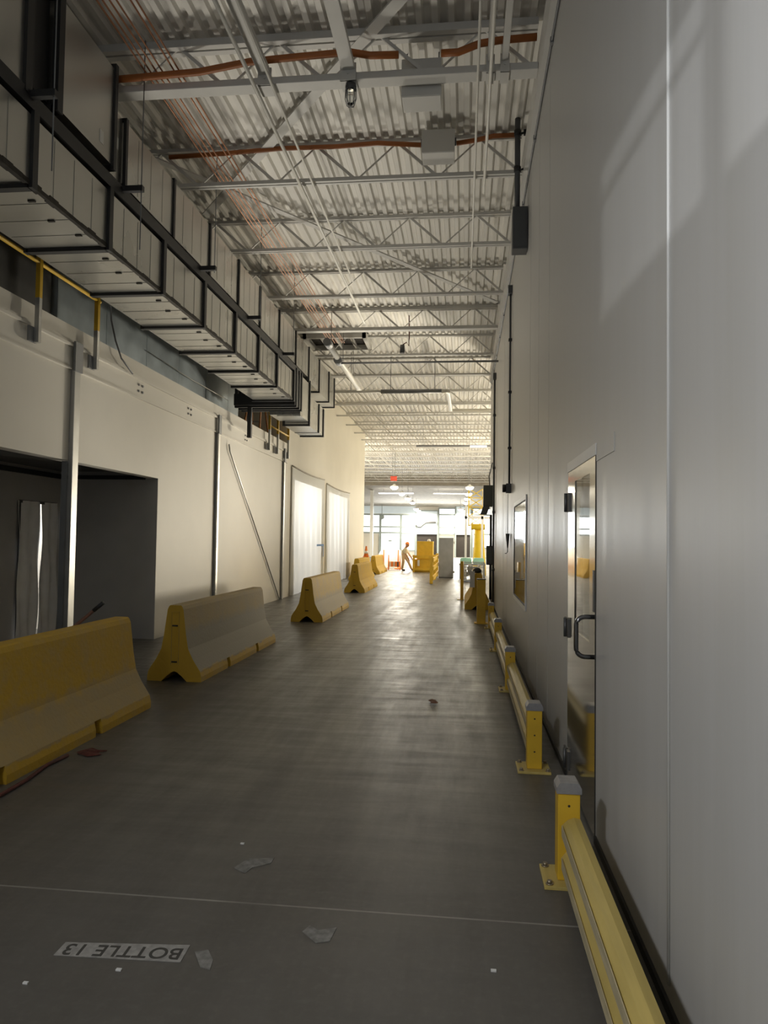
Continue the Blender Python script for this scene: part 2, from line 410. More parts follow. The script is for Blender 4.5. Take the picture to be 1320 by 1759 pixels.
# tall wall beyond the ducts, with two sheeted doorways
TY0, TY1 = 18.4, 33.0
D1, D2, DH = (19.15, 22.9), (24.1, 28.1), 3.12
mb = MB()
def tw(y0, y1, z0, z1): mb.box(XM-.25, XM, y0, y1, z0, z1)
tw(TY0, D1[0], 0, ZR); tw(D1[0], D1[1], DH, ZR); tw(D1[1], D2[0], 0, ZR); tw(D2[0], D2[1], DH, ZR); tw(D2[1], TY1, 0, ZR)
mb.box(-8, XM-.25, TY0, TY0+.2, 0, ZR)
struct(mb.build('wall_left_tall', M_tall, origin=(0, 0, 0)))
mb = MB(); mb.box(-8.1, -8, 18.6, 33, 0, 3.6).box(-8, XM-.25, 18.6, 33, 3.5, 3.6).box(-8, XM-.25, 32.9, 33, 0, 3.6); struct(mb.build('wall_room_left', M_white))
area('side_room_lamp', (-7.4, 21.0, 2.9), (-4.6, 21, 1.4), 1.6, 80, (1, .97, .92))
area('side_room_lamp', (-7.4, 26.0, 2.9), (-4.6, 26, 1.4), 1.6, 70, (1, .97, .92))

# unseen slotted panel added behind the viewer to shape the light patch
PY = -1.0
mb = MB()
def pw(x0, x1, z0, z1): mb.box(x0, x1, PY-.03, PY+.03, z0, z1)
pw(-2.6, -1.60, 0, 4.2); pw(-.55, XR, 0, 4.2); pw(-1.60, -.55, 0, 2.315); pw(-1.60, -.55, 2.68, 4.2)
pw(-1.15, -1.12, 2.315, 2.68); pw(-1.60, -.55, 2.588, 2.608)
struct(mb.build('wall_light_slot', M_white))

# roof deck: ribs run along the aisle
def deck(name, x0, x1, y0, y1):
    mb = MB(); bm = mb.bm; p = .152; prof = []
    x = x0
    while x < x1-.01:
        prof += [(x, ZR), (x+.055, ZR), (x+.075, ZR+.045), (x+.132, ZR+.045)]; x += p
    prof.append((min(x, x1), ZR))
    A = [bm.verts.new((a, y0, b)) for a, b in prof]; B = [bm.verts.new((a, y1, b)) for a, b in prof]
    for i in range(len(prof)-1): bm.faces.new((A[i], A[i+1], B[i+1], B[i]))
    # closed top sheet so that the deck has thickness
    t = [bm.verts.new(c) for c in ((x0, y0, ZR+.09), (x1, y0, ZR+.09), (x1, y1, ZR+.09), (x0, y1, ZR+.09))]; bm.faces.new(t)
    return struct(mb.build(name, M_deck, origin=(0, 0, 0)))
deck('ceiling', -8.1, .86, -3, 19.8)
deck('ceiling_middle', -8.1, 9.2, 19.8, 33)
deck('ceiling_far', -14.2, 9.2, 33, 56)
mb = MB(); mb.prism([(56, 5.75), (56, 6.6), (66.6, 6.6), (66.6, 4.62)], -14.2, 9.2, 'x'); struct(mb.build('ceiling_low', M_lowroof))
# outer walls of the hall
mb = MB(); mb.box(9.2, 9.4, 19.8, 66.8, 0, ZR).box(.85, 9.4, 19.6, 19.8, 0, ZR); struct(mb.build('wall_hall_right', M_white))
mb = MB(); mb.box(-14.4, -14.2, 33, 66.8, 0, ZR).box(-14.4, XM-.25, 32.95, 33, 0, ZR); struct(mb.build('wall_hall_left', M_white))
mb = MB(); mb.box(-14.4, 9.4, 66.6, 66.8, 0, 6.6); struct(mb.build('wall_far', M_white))

# ------------------------------------------------------------------ right wall fittings: door, window
dr = bpy.data.objects.new('door_1', None); COL.objects.link(dr); dr.location = (XR, 4.41, 0); struct(dr)
VY0, VY1, VZ0, VZ1 = 4.08, 4.62, 1.0, 1.93
mb = MB(); F = XR-.004
for a in ((DY0+.012, VY0, .02, DZ-.05), (VY1, DY1-.012, .02, DZ-.05), (VY0, VY1, .02, VZ0), (VY0, VY1, VZ1, DZ-.05)): mb.box(F, F+.045, *a)
slabo = mb.build('door_leaf', M_stain, dr)
mb = MB(); mb.box(F+.006, F+.012, VY0, VY1, VZ0, VZ1); mb.build('vision_pane', M_glass, slabo)
mb = MB(); mb.box(XR-.008, XR+.1, DY0-.01, DY1+.01, DZ-.05, DZ+.012); mb.build('door_frame', M_frame, dr)
mb = MB(); mb.box(XR-.001, XR+.1, DY0-.004, DY0+.01, .005, DZ-.05).box(XR-.001, XR+.1, DY1-.010, DY1+.004, .005, DZ-.05); mb.build('door_seal', M_rubber, dr)
mb = MB(); mb.box(XR-.003, XR, 3.44, DY0-.012, DZ-.085, DZ+.005); mb.build('header_plate', M_panel, dr)
for z in (.13, .985, 1.81):
    mb = MB(); mb.box(XR-.014, XR-.003, 4.83, 4.90, z-.06, z+.06).box(XR-.014, XR-.001, 4.925, 5.0, z-.06, z+.06).tube((XR-.02, 4.912, z-.062), (XR-.02, 4.912, z+.062), .011); mb.build('hinge', M_hinge, dr)
mb = MB(); pts = []
hx = XR-.098
pts = [(XR-.004, 3.925, 1.155), (hx+.045, 3.925, 1.155)]
for k in range(1, 6): a = k/6*PI/2; pts.append((hx+.045-.045*math.sin(a), 3.925, 1.155-.045+.045*math.cos(a)))
pts += [(hx, 3.925, 1.11), (hx, 3.925, .99)]
for k in range(1, 6): a = k/6*PI/2; pts.append((hx+.045-.045*math.cos(a), 3.925, .99-.045*math.sin(a)))
pts += [(hx+.045, 3.925, .945), (XR-.004, 3.925, .945)]
mb.path(pts, .0125, 14); mb.build('pull_handle', M_handle, slabo)
mb = MB(); mb.box(F-.003, F, 3.93, 3.97, 1.18, 1.40); mb.build('latch_plate', M_hinge, slabo)

wn = bpy.data.objects.new('window_1', None); COL.objects.link(wn); wn.location = (XR, 9.13, 0); struct(wn)
mb = MB(); a, b_, c, d = WY0, WY1, WZ0, WZ1
for q in ((a, b_, c, c+.05), (a, b_, d-.05, d), (a, a+.05, c+.05, d-.05), (b_-.05, b_, c+.05, d-.05)): mb.box(XR-.014, XR+.1, *q)
fr = mb.build('window_frame', M_frame, wn)
mb = MB()
for q in ((a+.05, b_-.05, c+.05, c+.062), (a+.05, b_-.05, d-.062, d-.05), (a+.05, a+.062, c+.062, d-.062), (b_-.062, b_-.05, c+.062, d-.062)): mb.box(XR-.012, XR+.04, *q)
mb.build('gasket', M_rubber, fr)
mb = MB(); mb.box(XR-.006, XR-.001, a+.062, b_-.062, c+.062, d-.062); mb.build('window_pane', M_glass, wn)

# ------------------------------------------------------------------ roof joists
JY = [6.75, 8.65, 10.72, 12.87, 15.02]
while JY[-1] < 54.5: JY.append(JY[-1]+2.1)
for i, y in enumerate(JY):
    heavy = i in (0, 4)
    x0, x1 = (-8.0, XR-.046) if y < 19.8 else ((XM+.0, 9.18) if y < 33 else (-14.1, 9.18))
    if y < TY0: x0 = -7.9
    zb, zt = 5.95, ZR
    lab = ('heavy white roof girder nearest the viewer, orange conduit along its lower chord' if i == 0 else
           'white open-web roof joist with orange conduit along its upper chord' if i == 1 else
           'heavy white roof beam crossing just before the dark roof opening' if i == 4 else
           f'white open-web steel roof joist, {ORD[i]} member counting from the nearest girder')
    t = thing('roof_joist', lab, 'joist', ((x0+x1)/2, y, zb), 'roof joists across the aisle')
    wd, hh = (.15, .075) if heavy else (.10, .045)
    mb = MB()
    mb.box(x0, x1, y-wd/2, y-.012, zt-hh, zt-.001).box(x0, x1, y+.012, y+wd/2, zt-hh, zt-.001).box(x0, x1, y-.012, y+.012, zt-.014, zt-.001)
    mb.build('top_chord', M_joist, t)
    mb = MB()
    if heavy: mb.box(x0, x1, y-wd/2, y+wd/2, zb, zb+.07, .008)
    else: mb.box(x0, x1, y-wd/2, y-.012, zb, zb+hh).box(x0, x1, y+.012, y+wd/2, zb, zb+hh).box(x0, x1, y-.012, y+.012, zb+hh-.01, zb+hh)
    mb.build('bottom_chord', M_joist, t)
    mb = MB(); n = int((x1-x0)/.5); dx = (x1-x0)/n
    for k in range(n):
        za, zc = (zb+.02, zt-.03) if k % 2 else (zt-.03, zb+.02)
        if k % 2: mb.bar((x0+k*dx, y, za), (x0+(k+1)*dx, y, zc), .016, .016)
        else: mb.bar((x0+k*dx, y, za), (x0+(k+1)*dx, y, zc), .022, .034)
    mb.build('web', M_joist, t)

# members running along the aisle up to the girder
for x, wd, lab in ((-1.15, .13, 'broad white strut running into the nearest girder above the caged lamp'),
                   (-1.97, .11, 'broad white strut meeting the nearest girder left of the caged lamp'),
                   (.20, .055, 'narrow white strut meeting the nearest girder right of the large white box'),
                   (.335, .06, 'narrow white strut meeting the nearest girder beside the right wall')):
    t = thing('roof_strut', lab, 'strut', (x, 4.8, 5.95), 'struts meeting the nearest girder')
    mb = MB(); mb.box(x-wd/2, x+wd/2, 2.0, 6.67, 6.03, 6.09, .006); mb.build('strut_bar', M_joist, t)
    mb = MB(); mb.box(x-wd/2-.012, x+wd/2+.012, 6.66, 6.84, 5.93, 5.95).box(x-wd/2-.012, x+wd/2+.012, 6.655, 6.672, 5.93, 6.10).tube((x, 6.645, 6.0), (x, 6.67, 6.0), .012); mb.build('strut_clamp', M_joist, t)
# diagonal bracing under the deck
mb = MB(); mb.bar((-3.9, 10.30, 6.38), (1.0-.4, 4.75, 6.38), .12, .02); tag(mb.build('diagonal_brace', M_joist), 'wide white diagonal brace rising from the ducts towards the near right', 'brace')
mb = MB(); mb.bar((-4.1, 8.42, 6.33), (.6, 14.48, 6.33), .10, .02); tag(mb.build('diagonal_brace', M_joist), 'white diagonal brace running from the ducts away to the right wall', 'brace')

# ------------------------------------------------------------------ ductwork
DX0, DX1 = -4.20, -3.40
low = thing('supply_duct', 'lower galvanised rectangular duct with black flange frames above left wall', 'duct', (-3.8, 9.8, 4.28))
ZL0, ZL1 = 4.28, 4.83
fl_y = [2.75, 3.98, 5.21, 6.43, 7.67, 8.95, 10.23, 11.44, 12.62, 13.9]
for a, b_ in zip(fl_y, fl_y[1:]):
    mb = MB(); mb.box(DX0, DX1, a, b_, ZL0, ZL1)
    n = 4
    for k in range(1, n):   # stiffening creases
        y = a+(b_-a)*k/n
        mb.box(DX1, DX1+.004, y-.006, y+.006, ZL0+.03, ZL1-.03).box(DX0+.03, DX1-.03, y-.006, y+.006, ZL0-.004, ZL0)
    s = mb.build('duct_section', M_galv, low)
    for k, (u, x) in enumerate(((.2, .15), (.5, .2), (.75, .12))):
        mb = MB(); y = a+(b_-a)*u; mb.box(DX1-x-.03, DX1-x+.03, y-.012, y+.012, ZL0-.012, ZL0); mb.build('clip', M_mastic, s)
def flange(y, z0, z1, par, wd=.07, out=.032, x0=DX0, x1=DX1, m=M_black):
    mb = MB()
    mb.box(x1-.01, x1+out, y-wd/2, y+wd/2, z0-out, z1+out).box(x0-out, x0+.01, y-wd/2, y+wd/2, z0-out, z1+out)
    mb.box(x0, x1, y-wd/2, y+wd/2, z0-out, z0+.01).box(x0, x1, y-wd/2, y+wd/2, z1-.01, z1+out)
    return mb.build('flange', m, par)
for y in fl_y[1:]: flange(y, ZL0, ZL1, low)
mb = MB()
for a, b_ in zip(fl_y, fl_y[1:]):
    n = 10
    for k in range(n):
        y0, y1 = a+(b_-a)*k/n, a+(b_-a)*(k+1)/n; r = .022+random.random()*.02
        mb.box(DX1-r, DX1+.010, y0, y1+.004, ZL0-.010, ZL0+r)
mb.build('corner_sealant', M_mastic, low)
# the stepped end of the lower duct
mb = MB(); mb.box(-4.05, DX1, 14.56, 15.35, 4.10, 4.85).box(DX1-.5, DX1-.002, 14.6, 15.35, 4.08, 4.92); mb.build('duct_elbow', M_galv, low)
mb = MB(); mb.box(-4.62, DX1+.03, 13.95, 14.56, 4.19, 4.42).box(DX1-.3, DX1+.03, 13.95, 14.56, 4.42, 4.86); mb.build('flexible_connector', M_black, low)
for y in (14.05, 14.3, 14.5): flange(y, 4.20, 4.9, low, .07, .045, -4.58, DX1)
flange(15.38, 4.02, 4.95, low, .05, .03, -3.95, DX1)
mb = MB(); mb.box(-3.95, DX1, 15.4, 17.2, 4.0, 4.66); mb.build('duct_section', M_galv, low)
flange(16.42, 4.02, 4.64, low, .05, .025, -3.93, DX1); flange(16.95, 4.0, 4.62, low, .05, .025, -3.93, DX1)
mb = MB(); mb.box(-4.36, -4.28, 14.03, 14.11, 3.55, 4.2); mb.build('leg_post', M_black, low)

up = thing('exhaust_duct', 'upper galvanised duct with black flanges running close under the roof', 'duct', (-3.8, 9.8, 5.02))
ZU0, ZU1 = 5.03, 5.68
us = [6.72, 7.92, 9.12, 10.35, 11.5, 12.75, 14.05, 15.27, 16.4, 17.6, 18.35]
for a, b_ in zip(us, us[1:]):
    mb = MB(); mb.box(DX0, DX1, a, b_, ZU0 if a < 15 else 4.95, ZU1)
    for k in range(1, 4):
        y = a+(b_-a)*k/4; mb.box(DX1, DX1+.003, y-.005, y+.005, ZU0+.03, ZU1-.03)
    mb.build('duct_section', M_galv, up)
for y in us: flange(y, ZU0 if y < 15 else 4.95, ZU1, up, .045, .022)
mb = MB(); mb.box(DX0, DX1+.02, 5.52, 6.42, 5.08, 6.02); mb.build('tall_duct_section', M_galv, up)
flange(6.44, 5.08, 6.02, up, .05, .045); flange(5.50, 5.08, 6.02, up, .08, .045)
mb = MB(); mb.box(DX0, DX1-.03, 6.46, 6.72, 5.03, 5.70); mb.build('duct_collar', M_galv, up)
mb = MB(); mb.box(DX0, DX1, 2.6, 5.08, 4.98, 6.1); mb.build('tall_duct_section', M_galv, up)
flange(5.10, 4.98, 6.1, up, .09, .03)
mb = MB(); mb.box(DX0+.05, DX1-.05, 5.14, 5.46, 5.1, 5.95); mb.build('flexible_connector', M_black, up)
for q, (y, z) in enumerate(((6.22, 5.24), (6.60, 5.40))):
    mb = MB(); x = DX1+.021 if q == 0 else DX1-.029
    mb.box(x, x+.002, y-.035, y+.035, z-.06, z+.06); mb.build('tag_sticker', M_frame, up)
# black support rail between the two ducts
mb = MB(); mb.box(DX0-.05, DX1+.025, 2.7, 14.45, 4.862, 4.985)
tag(mb.build('duct_support_rail', M_black), 'long black support rail sandwiched between lower and upper duct', 'rail')
# trapeze arms with threaded rods
names = ['nearest the viewer', 'second from the viewer', 'third from the viewer', 'fourth from the viewer', 'fifth from the viewer']
for k, y in enumerate((5.14, 6.66, 8.75, 10.8, 13.0)):
    t = thing('trapeze_hanger', f'black trapeze arm on a thin rod beside the ducts, {names[k]}', 'hanger', (-3.3, y, 4.9), 'trapeze hangers beside the ducts')
    mb = MB(); mb.box(DX1+.025, -3.17, y-.025, y+.025, 4.93, 4.985); mb.build('hanger_arm', M_black, t)
    mb = MB(); mb.tube((-3.19, y, 4.35 if k < 2 else 4.9), (-3.19, y, ZR), .006, 6); mb.build('threaded_rod', M_steelgrey, t)

# galvanised duct standing on the mezzanine behind the parapet
t = thing('return_duct', 'bluish galvanised duct standing behind the parapet beneath the overhead ducts', 'duct', (-5.2, 11.6, 3.9))
ys = [8.15, 9.36, 10.62, 11.9, 13.2, 14.5, 15.2]
for a, b_ in zip(ys, ys[1:]):
    mb = MB(); mb.box(-5.5, -4.93, a+.006, b_-.006, 3.9, 5.05); mb.build('duct_panel', M_galvblue, t)
mb = MB()
for y in ys[1:-1]: mb.box(-5.48, -4.945, y-.006, y+.006, 3.91, 5.04)
mb.build('panel_seam', M_dkgrey, t)
mb = MB(); mb.box(-5.6, -4.97, 3.0, 8.1, 3.9, 5.0, .02); tag(mb.build('wrapped_duct', M_dkgrey), 'black wrapped duct behind the parapet at far left', 'duct')
# cables on the parapet
mb = MB(); mb.path([(-4.58, 8.60, 4.58), (-4.56, 8.75, 4.50), (-4.6, 8.85, 4.35), (-4.57, 8.92, 4.1), (-4.55, 9.05, 3.9), (-4.53, 9.35, 3.76)], .012, 6)
tag(mb.build('dangling_cable', M_dkgrey), 'loose dark cable dangling over the parapet beside the yellow rail end', 'cable')
mb = MB(); mb.path([(-4.9, 10.6, 4.40), (-4.82, 12.2, 4.32), (-4.72, 13.9, 4.28)], .006, 6)
tag(mb.build('grey_cable', M_pipe), 'thin pale cable stretched along the bluish duct', 'cable')

# ------------------------------------------------------------------ columns and fittings of the left wall
for k, (y, wd, lab) in enumerate(((8.02, .125, 'silver wall column standing in front of the dark opening'),
                                  (13.0, .09, 'silver wall column left of the leaning pole'),
                                  (17.95, .09, 'silver wall column right of the leaning pole at the low wall end'))):
    t = thing('steel_column', lab, 'column', (XL+.05, y, 0), 'silver columns of the left wall')
    mb = MB(); mb.box(XL+.002, XL+.055, y-wd/2, y+wd/2, 0, 3.49, .004); mb.build('column_shaft', M_silver, t)
    mb = MB(); mb.box(XL-.06, XL+.0015, y-wd/2-.03, y-wd/2-.002, 0, 2.41) if k == 0 else mb.box(XL+.001, XL+.02, y-wd/2-.02, y-wd/2-.001, 0, 3.48); mb.build('column_web', M_steelgrey, t)
    mb = MB(); mb.box(XL+.046, XL+.075, y-wd/2-.03, y+wd/2+.01, 3.47, 3.82); mb.build('column_head', M_steelgrey, t)
for y in (9.75, 11.6, 14.75):
    mb = MB()
    for a in (-.06, .06):
        for c in (-.045, .045): mb.tube((XL+.014, y+a, 3.64+c), (XL+.032, y+a, 3.64+c), .017, 8)
    mb.build('bolt_cluster', M_steelgrey, led)
mb = MB(); mb.path([(XL+.03, 13.62, 3.36), (XL+.035, 13.66, 3.24), (XL+.03, 17.75, .01)], .016, 8)
tag(mb.build('leaning_pole', M_silver), 'thin silver pole slanting across the white left wall', 'pole')

# guard rails on the parapet
def guard(name, label, posts, ztop, rails):
    t = thing(name, label, 'railing', (XL+.04, sum(posts)/len(posts), 3.58))
    for y in posts:
        mb = MB(); mb.box(XL+.07, XL+.12, y-.025, y+.025, 4.06, ztop); p = mb.build('post', M_yellow, t)
        mb = MB(); mb.box(XL+.07, XL+.12, y-.025, y+.025, 3.58, 4.06); mb.build('post_foot', M_silver, p)
        mb = MB(); mb.box(XL+.046, XL+.07, y-.11, y+.03, 3.58, 3.74); mb.build('bracket', M_steelgrey, t)
    for z in rails:
        mb = MB(); mb.tube((XL+.095, posts[0], z), (XL+.095, posts[-1]+.06, z), .022, 10); mb.build('rail_pipe', M_yellow, t)
    return t
guard('guard_rail', 'yellow pipe railing on grey brackets at the near end of the parapet', [3.5, 4.7, 5.9, 7.13, 8.35], 5.05, [4.44, 5.03])
guard('guard_rail', 'yellow pipe railing on the parapet below the far end of the ducts', [16.3, 17.05, 18.1], 4.72, [4.16, 4.70])
# step ladder on the mezzanine
t = thing('step_ladder', 'orange step ladder standing on the mezzanine behind the far yellow railing', 'ladder', (-5.2, 17.3, 3.9))
for s in (-1, 1):
    mb = MB(); mb.bar((-5.2+.22*s, 17.0, 3.9), (-5.2+.14*s, 17.45, 5.3), .03, .06); mb.build('front_rail', M_ladder, t)
    mb = MB(); mb.bar((-5.2+.22*s, 17.95, 3.9), (-5.2+.14*s, 17.5, 5.3), .03, .05); mb.build('rear_rail', M_ladder, t)
for k in range(4):
    f = (k+.7)/5; mb = MB(); mb.box(-5.2-.2+.06*f, -5.2+.2-.06*f, 17.0+.45*f-.04, 17.0+.45*f+.04, 3.9+1.4*f, 3.92+1.4*f); mb.build('step', M_silver, t)
mb = MB(); mb.box(-5.36, -5.04, 17.38, 17.56, 5.28, 5.33); mb.build('top_cap', M_ladder, t)

# plastic sheet over the recess doorway: two flaps with a gap
def flap(y0, y1, ytop0, ytop1, label):
    mb = MB()
    def fn(u, v):
        y = (y0+(y1-y0)*u)*(1-v)+(ytop0+(ytop1-ytop0)*u)*v
        return (RX+.03+.018*math.sin(u*14+v*3)+.012*math.sin(v*11+u*5), y, .02+2.0*v)
    mb.grid(fn, 16, 24); return tag(mb.build('plastic_flap', M_plastic, fix=False), label, 'sheet', 'plastic flaps over the recess doorway')
flap(9.38, 9.86, 9.38, 9.92, 'left half of the slit plastic sheet in the dark recess')
flap(9.895, 10.37, 9.935, 10.37, 'right half of the slit plastic sheet in the dark recess')
mb = MB(); mb.box(RX, RX+.016, 9.44, 10.33, 1.99, 2.03).box(RX, RX+.016, 9.43, 9.455, 0, 2.03).box(RX, RX+.016, 10.315, 10.34, 0, 2.03); struct(mb.build('trim_6', M_dark))

# translucent sheets over the tall wall doorways
def translucent(name):
    m = bpy.data.materials.new(name); n, l, b = nodes_of(m)
    tr = n.new('ShaderNodeBsdfTranslucent'); tr.inputs[0].default_value = (.75, .78, .80, 1)
    mx = n.new('ShaderNodeMixShader'); mx.inputs[0].default_value = .5
    b.inputs['Base Color'].default_value = (.78, .77, .73, 1); b.inputs['Roughness'].default_value = .4
    l.new(b.outputs[0], mx.inputs[1]); l.new(tr.outputs[0], mx.inputs[2]); l.new(mx.outputs[0], n['Material Output'].inputs[0])
    return m
M_trans = translucent('translucent_sheet')
def sheet(y0, y1, z1, label, ph):
    t = thing('plastic_sheet', label, 'sheet', (XM+.02, (y0+y1)/2, 0), 'plastic sheets over the doorways')
    mb = MB()
    def fn(u, v): return (XM+.035+.018*math.sin(u*38+ph+2*v)*(1.1-v)+.012*math.sin(u*17+ph)*(1.2-v), y0+(y1-y0)*u, .01+(z1-.02)*v-.05*math.sin(u*PI)*v)
    mb.grid(fn, 90, 20); mb.build('sheet', M_trans, t, fix=False)
    mb = MB(); mb.path([(XM+.03, y0+(y1-y0)*k/8, z1+.02-.05*math.sin(k/8*PI)) for k in range(9)], .022, 6); mb.build('top_hem', M_hem, t)
    mb = MB(); mb.box(XM+.002, XM+.012, y0-.03, y0+.05, 0, z1); mb.build('tape_edge', M_hem, t)
    return t
sheet(18.85, 23.35, 3.46, 'plastic sheet with blue tape over the nearer doorway of the tall wall', 0)
sheet(23.75, 28.6, 3.36, 'plastic sheet over the farther doorway of the tall wall', 2)
mb = MB(); mb.box(XM+.062, XM+.066, 22.1, 23.2, 1.30, 1.36).box(XM+.062, XM+.066, 23.1, 23.2, .95, 1.30)
tag(mb.build('blue_tape', M_blue), 'strip of blue tape on the nearer plastic sheet', 'tape')

# ------------------------------------------------------------------ concrete barriers
HALF = [(.30, 0), (.30, .055), (.285, .115), (.205, .235), (.150, .345), (.122, .50), (.088, .765), (.072, .80), (.058, .81)]
NOTCH = [(.14, 0), (.085, .055), (.03, .098), (0, .108)]
def barrier(label, cx, y0, m, length=3.05, group='concrete barriers along the aisle'):
    t = thing('concrete_barrier', label, 'barrier', (cx, y0+length/2, 0), group)
    def prof(toe_cut=False):
        R = [p for p in HALF]
        if toe_cut: R = [(.215, 0), (.215, .09), (.25, .10), (.285, .115)] + HALF[3:]
        right = [(cx+a, b) for a, b in R]; left = [(cx-a, b) for a, b in R[::-1]]
        nt = [(cx-a, b) for a, b in NOTCH]; nr = [(cx+a, b) for a, b in NOTCH[:-1][::-1]]
        return right+left+nt+nr
    mb = MB(); L = length
    cuts = [(0, .02, 0), (.02, .88, 0), (.88, .98, 1), (.98, L-.98, 0), (L-.98, L-.88, 1), (L-.88, L, 0)]
    for a, b_, c in cuts: mb.prism(prof(bool(c)), y0+a, y0+b_)
    body = mb.build('barrier_body', m, t)
    for yy, s in ((y0, -1), (y0+L, 1)):
        mb = MB(); a, b_ = sorted((yy, yy+s*.008))
        mb.box(cx-.045, cx-.036, a, b_, .18, .74).box(cx+.036, cx+.045, a, b_, .18, .74).box(cx-.045, cx+.045, a, b_, .735, .74)
        mb.build('end_key', m, t)
        mb = MB(); a, b_ = sorted((yy, yy+s*.010)); mb.box(cx-.03, cx+.03, a, b_, .585, .60).box(cx-.03, cx+.03, a, b_, .20, .215); mb.build('lifting_slot', M_mastic, t)
    return t
mA = barrier_material('worn_yellow_barrier_near', 1.0, .45, .36)
mB_ = barrier_material('worn_grey_barrier', .36, .04, .55)
mC = barrier_material('worn_yellow_grey_barrier', .75, .22, .42)
mD = barrier_material('yellow_barrier', 1.0, .92, .3)
barrier('yellow and tan concrete barrier nearest the viewer at the left edge', -3.10, 3.26, mA)
barrier('worn grey concrete barrier with yellow end beside the dark opening', -3.07, 7.48, mB_)
barrier('yellow-grey concrete barrier in front of the leaning pole and first plastic sheet', -2.88, 13.15, mC)
barrier('all-yellow concrete barrier standing off the corner of the tall wall', -3.12, 20.55, mD)
barrier('yellow concrete barrier carrying the small orange and white cone', -3.97, 26.6, mD)
barrier('farthest yellow concrete barrier, its curved end showing beside the cone', -3.98, 31.6, mD)
barrier('dark yellow concrete barrier by the right wall, behind the square bollard', .32, 16.35, mD, 3.05, None)

# ------------------------------------------------------------------ floor guard rail along the right wall
GX = .485
def gpost(y, label, src=None):
    if src is not None: return copy_tree(src, (GX, y, 0), label)
    t = thing('guardrail_post', label, 'post', (GX, y, 0), 'yellow guardrail posts on the right wall')
    mb = MB(); mb.box(GX-.05, GX+.05, y-.05, y+.05, .016, .415, .006)
    mb.build('post_tube', M_yellow, t)
    mb = MB(); mb.prism([(GX-.056, .405), (GX+.056, .405), (GX+.056, .43), (GX+.04, .455), (GX-.04, .455), (GX-.056, .43)], y-.056, y+.056); mb.build('post_cap', M_cap, t)
    mb = MB()
    for z in (.13, .24, .35): mb.tube((GX, y-.0505, z), (GX, y-.047, z), .006, 8)
    mb.build('bolt_hole', M_rubber, t)
    mb = MB(); mb.box(GX-.115, GX+.105, y-.115, y+.115, 0, .016, .003); pl = mb.build('base_plate', M_yrail, t)
    for a in (-.09, .085):
        for c in (-.09, .09):
            mb = MB(); mb.tube((GX+a, y+c, .016), (GX+a, y+c, .021), .017, 10).tube((GX+a, y+c, .021), (GX+a, y+c, .033), .011, 6); mb.build('anchor_bolt', M_bolt, pl)
    return t
p0 = gpost(3.45, 'yellow guardrail post nearest the viewer, at the near side of the door')
gpost(5.06, 'yellow guardrail post just beyond the door, its three bolt holes showing', p0)
gpost(7.65, 'yellow guardrail post below the right wall window, second beyond the door', p0)
gpost(10.35, 'yellow guardrail post third beyond the door along the right wall', p0)
gpost(12.95, 'last yellow guardrail post before the square bollard', p0)
RAIL = [(.535, .295), (.505, .300), (.478, .288), (.452, .262), (.450, .238), (.476, .205), (.492, .188), (.492, .168), (.476, .150), (.450, .118), (.452, .092), (.478, .066), (.505, .056), (.535, .060),
        (.535, .068), (.507, .066), (.482, .075), (.462, .098), (.461, .115), (.484, .142), (.502, .165), (.502, .190), (.484, .213), (.461, .242), (.462, .258), (.482, .279), (.507, .290), (.535, .287)]
def beam(y0, y1, label):
    t = thing('guardrail_beam', label, 'guardrail', (GX, (y0+y1)/2, .055), 'guardrail beams along the right wall')
    mb = MB(); mb.prism(RAIL, y0, y1); mb.build('rail_beam', M_yrail, t)
    mb = MB()
    for z in (.25, .105): mb.box(.4478, .4508, y0+.03, y1-.03, z-.024, z+.024)
    mb.build('scuffed_rib', M_scuff, t)
    for y in (y0+.02, y1-.05):
        mb = MB(); mb.box(.500, .536, y, y+.03, .07, .285); mb.build('splice_plate', M_yrail, t)
    return t
beam(.75, 3.398, 'worn pale yellow guardrail beam running from the nearest post towards the viewer')
beam(5.115, 7.598, 'worn pale yellow guardrail beam starting just beyond the door')
beam(7.702, 10.298, 'worn pale yellow guardrail beam under the right wall window')
beam(10.402, 12.898, 'farthest pale yellow guardrail beam along the right wall')
mb = MB(); mb.box(.245, .405, 13.62, 13.78, 0, .82, .008)
t = thing('square_bollard', 'dark yellow square bollard at the end of the guardrail', 'bollard', (.325, 13.7, 0))
mb.build('bollard_tube', M_yellow, t)
mb = MB(); mb.box(.24, .41, 13.615, 13.785, .82, .835, .004); mb.build('bollard_cap', M_dkgrey, t)
mb = MB(); mb.box(.2, .45, 13.575, 13.825, 0, .015); mb.build('base_plate', M_yellow, t)
mb = MB(); mb.box(.13, .24, 16.30, 16.345, .50, .86); tag(mb.build('white_board', M_boxlt), 'small white board leaning on the right barrier end', 'board')
mb = MB(); mb.lathe([(.02, 0), (.085, .01), (.1, .05), (.07, .1), (.02, .12)], (.30, 16.6, .81), 14); tag(mb.build('dark_bag', M_rubber), 'dark lump lying on top of the right barrier', 'bag')

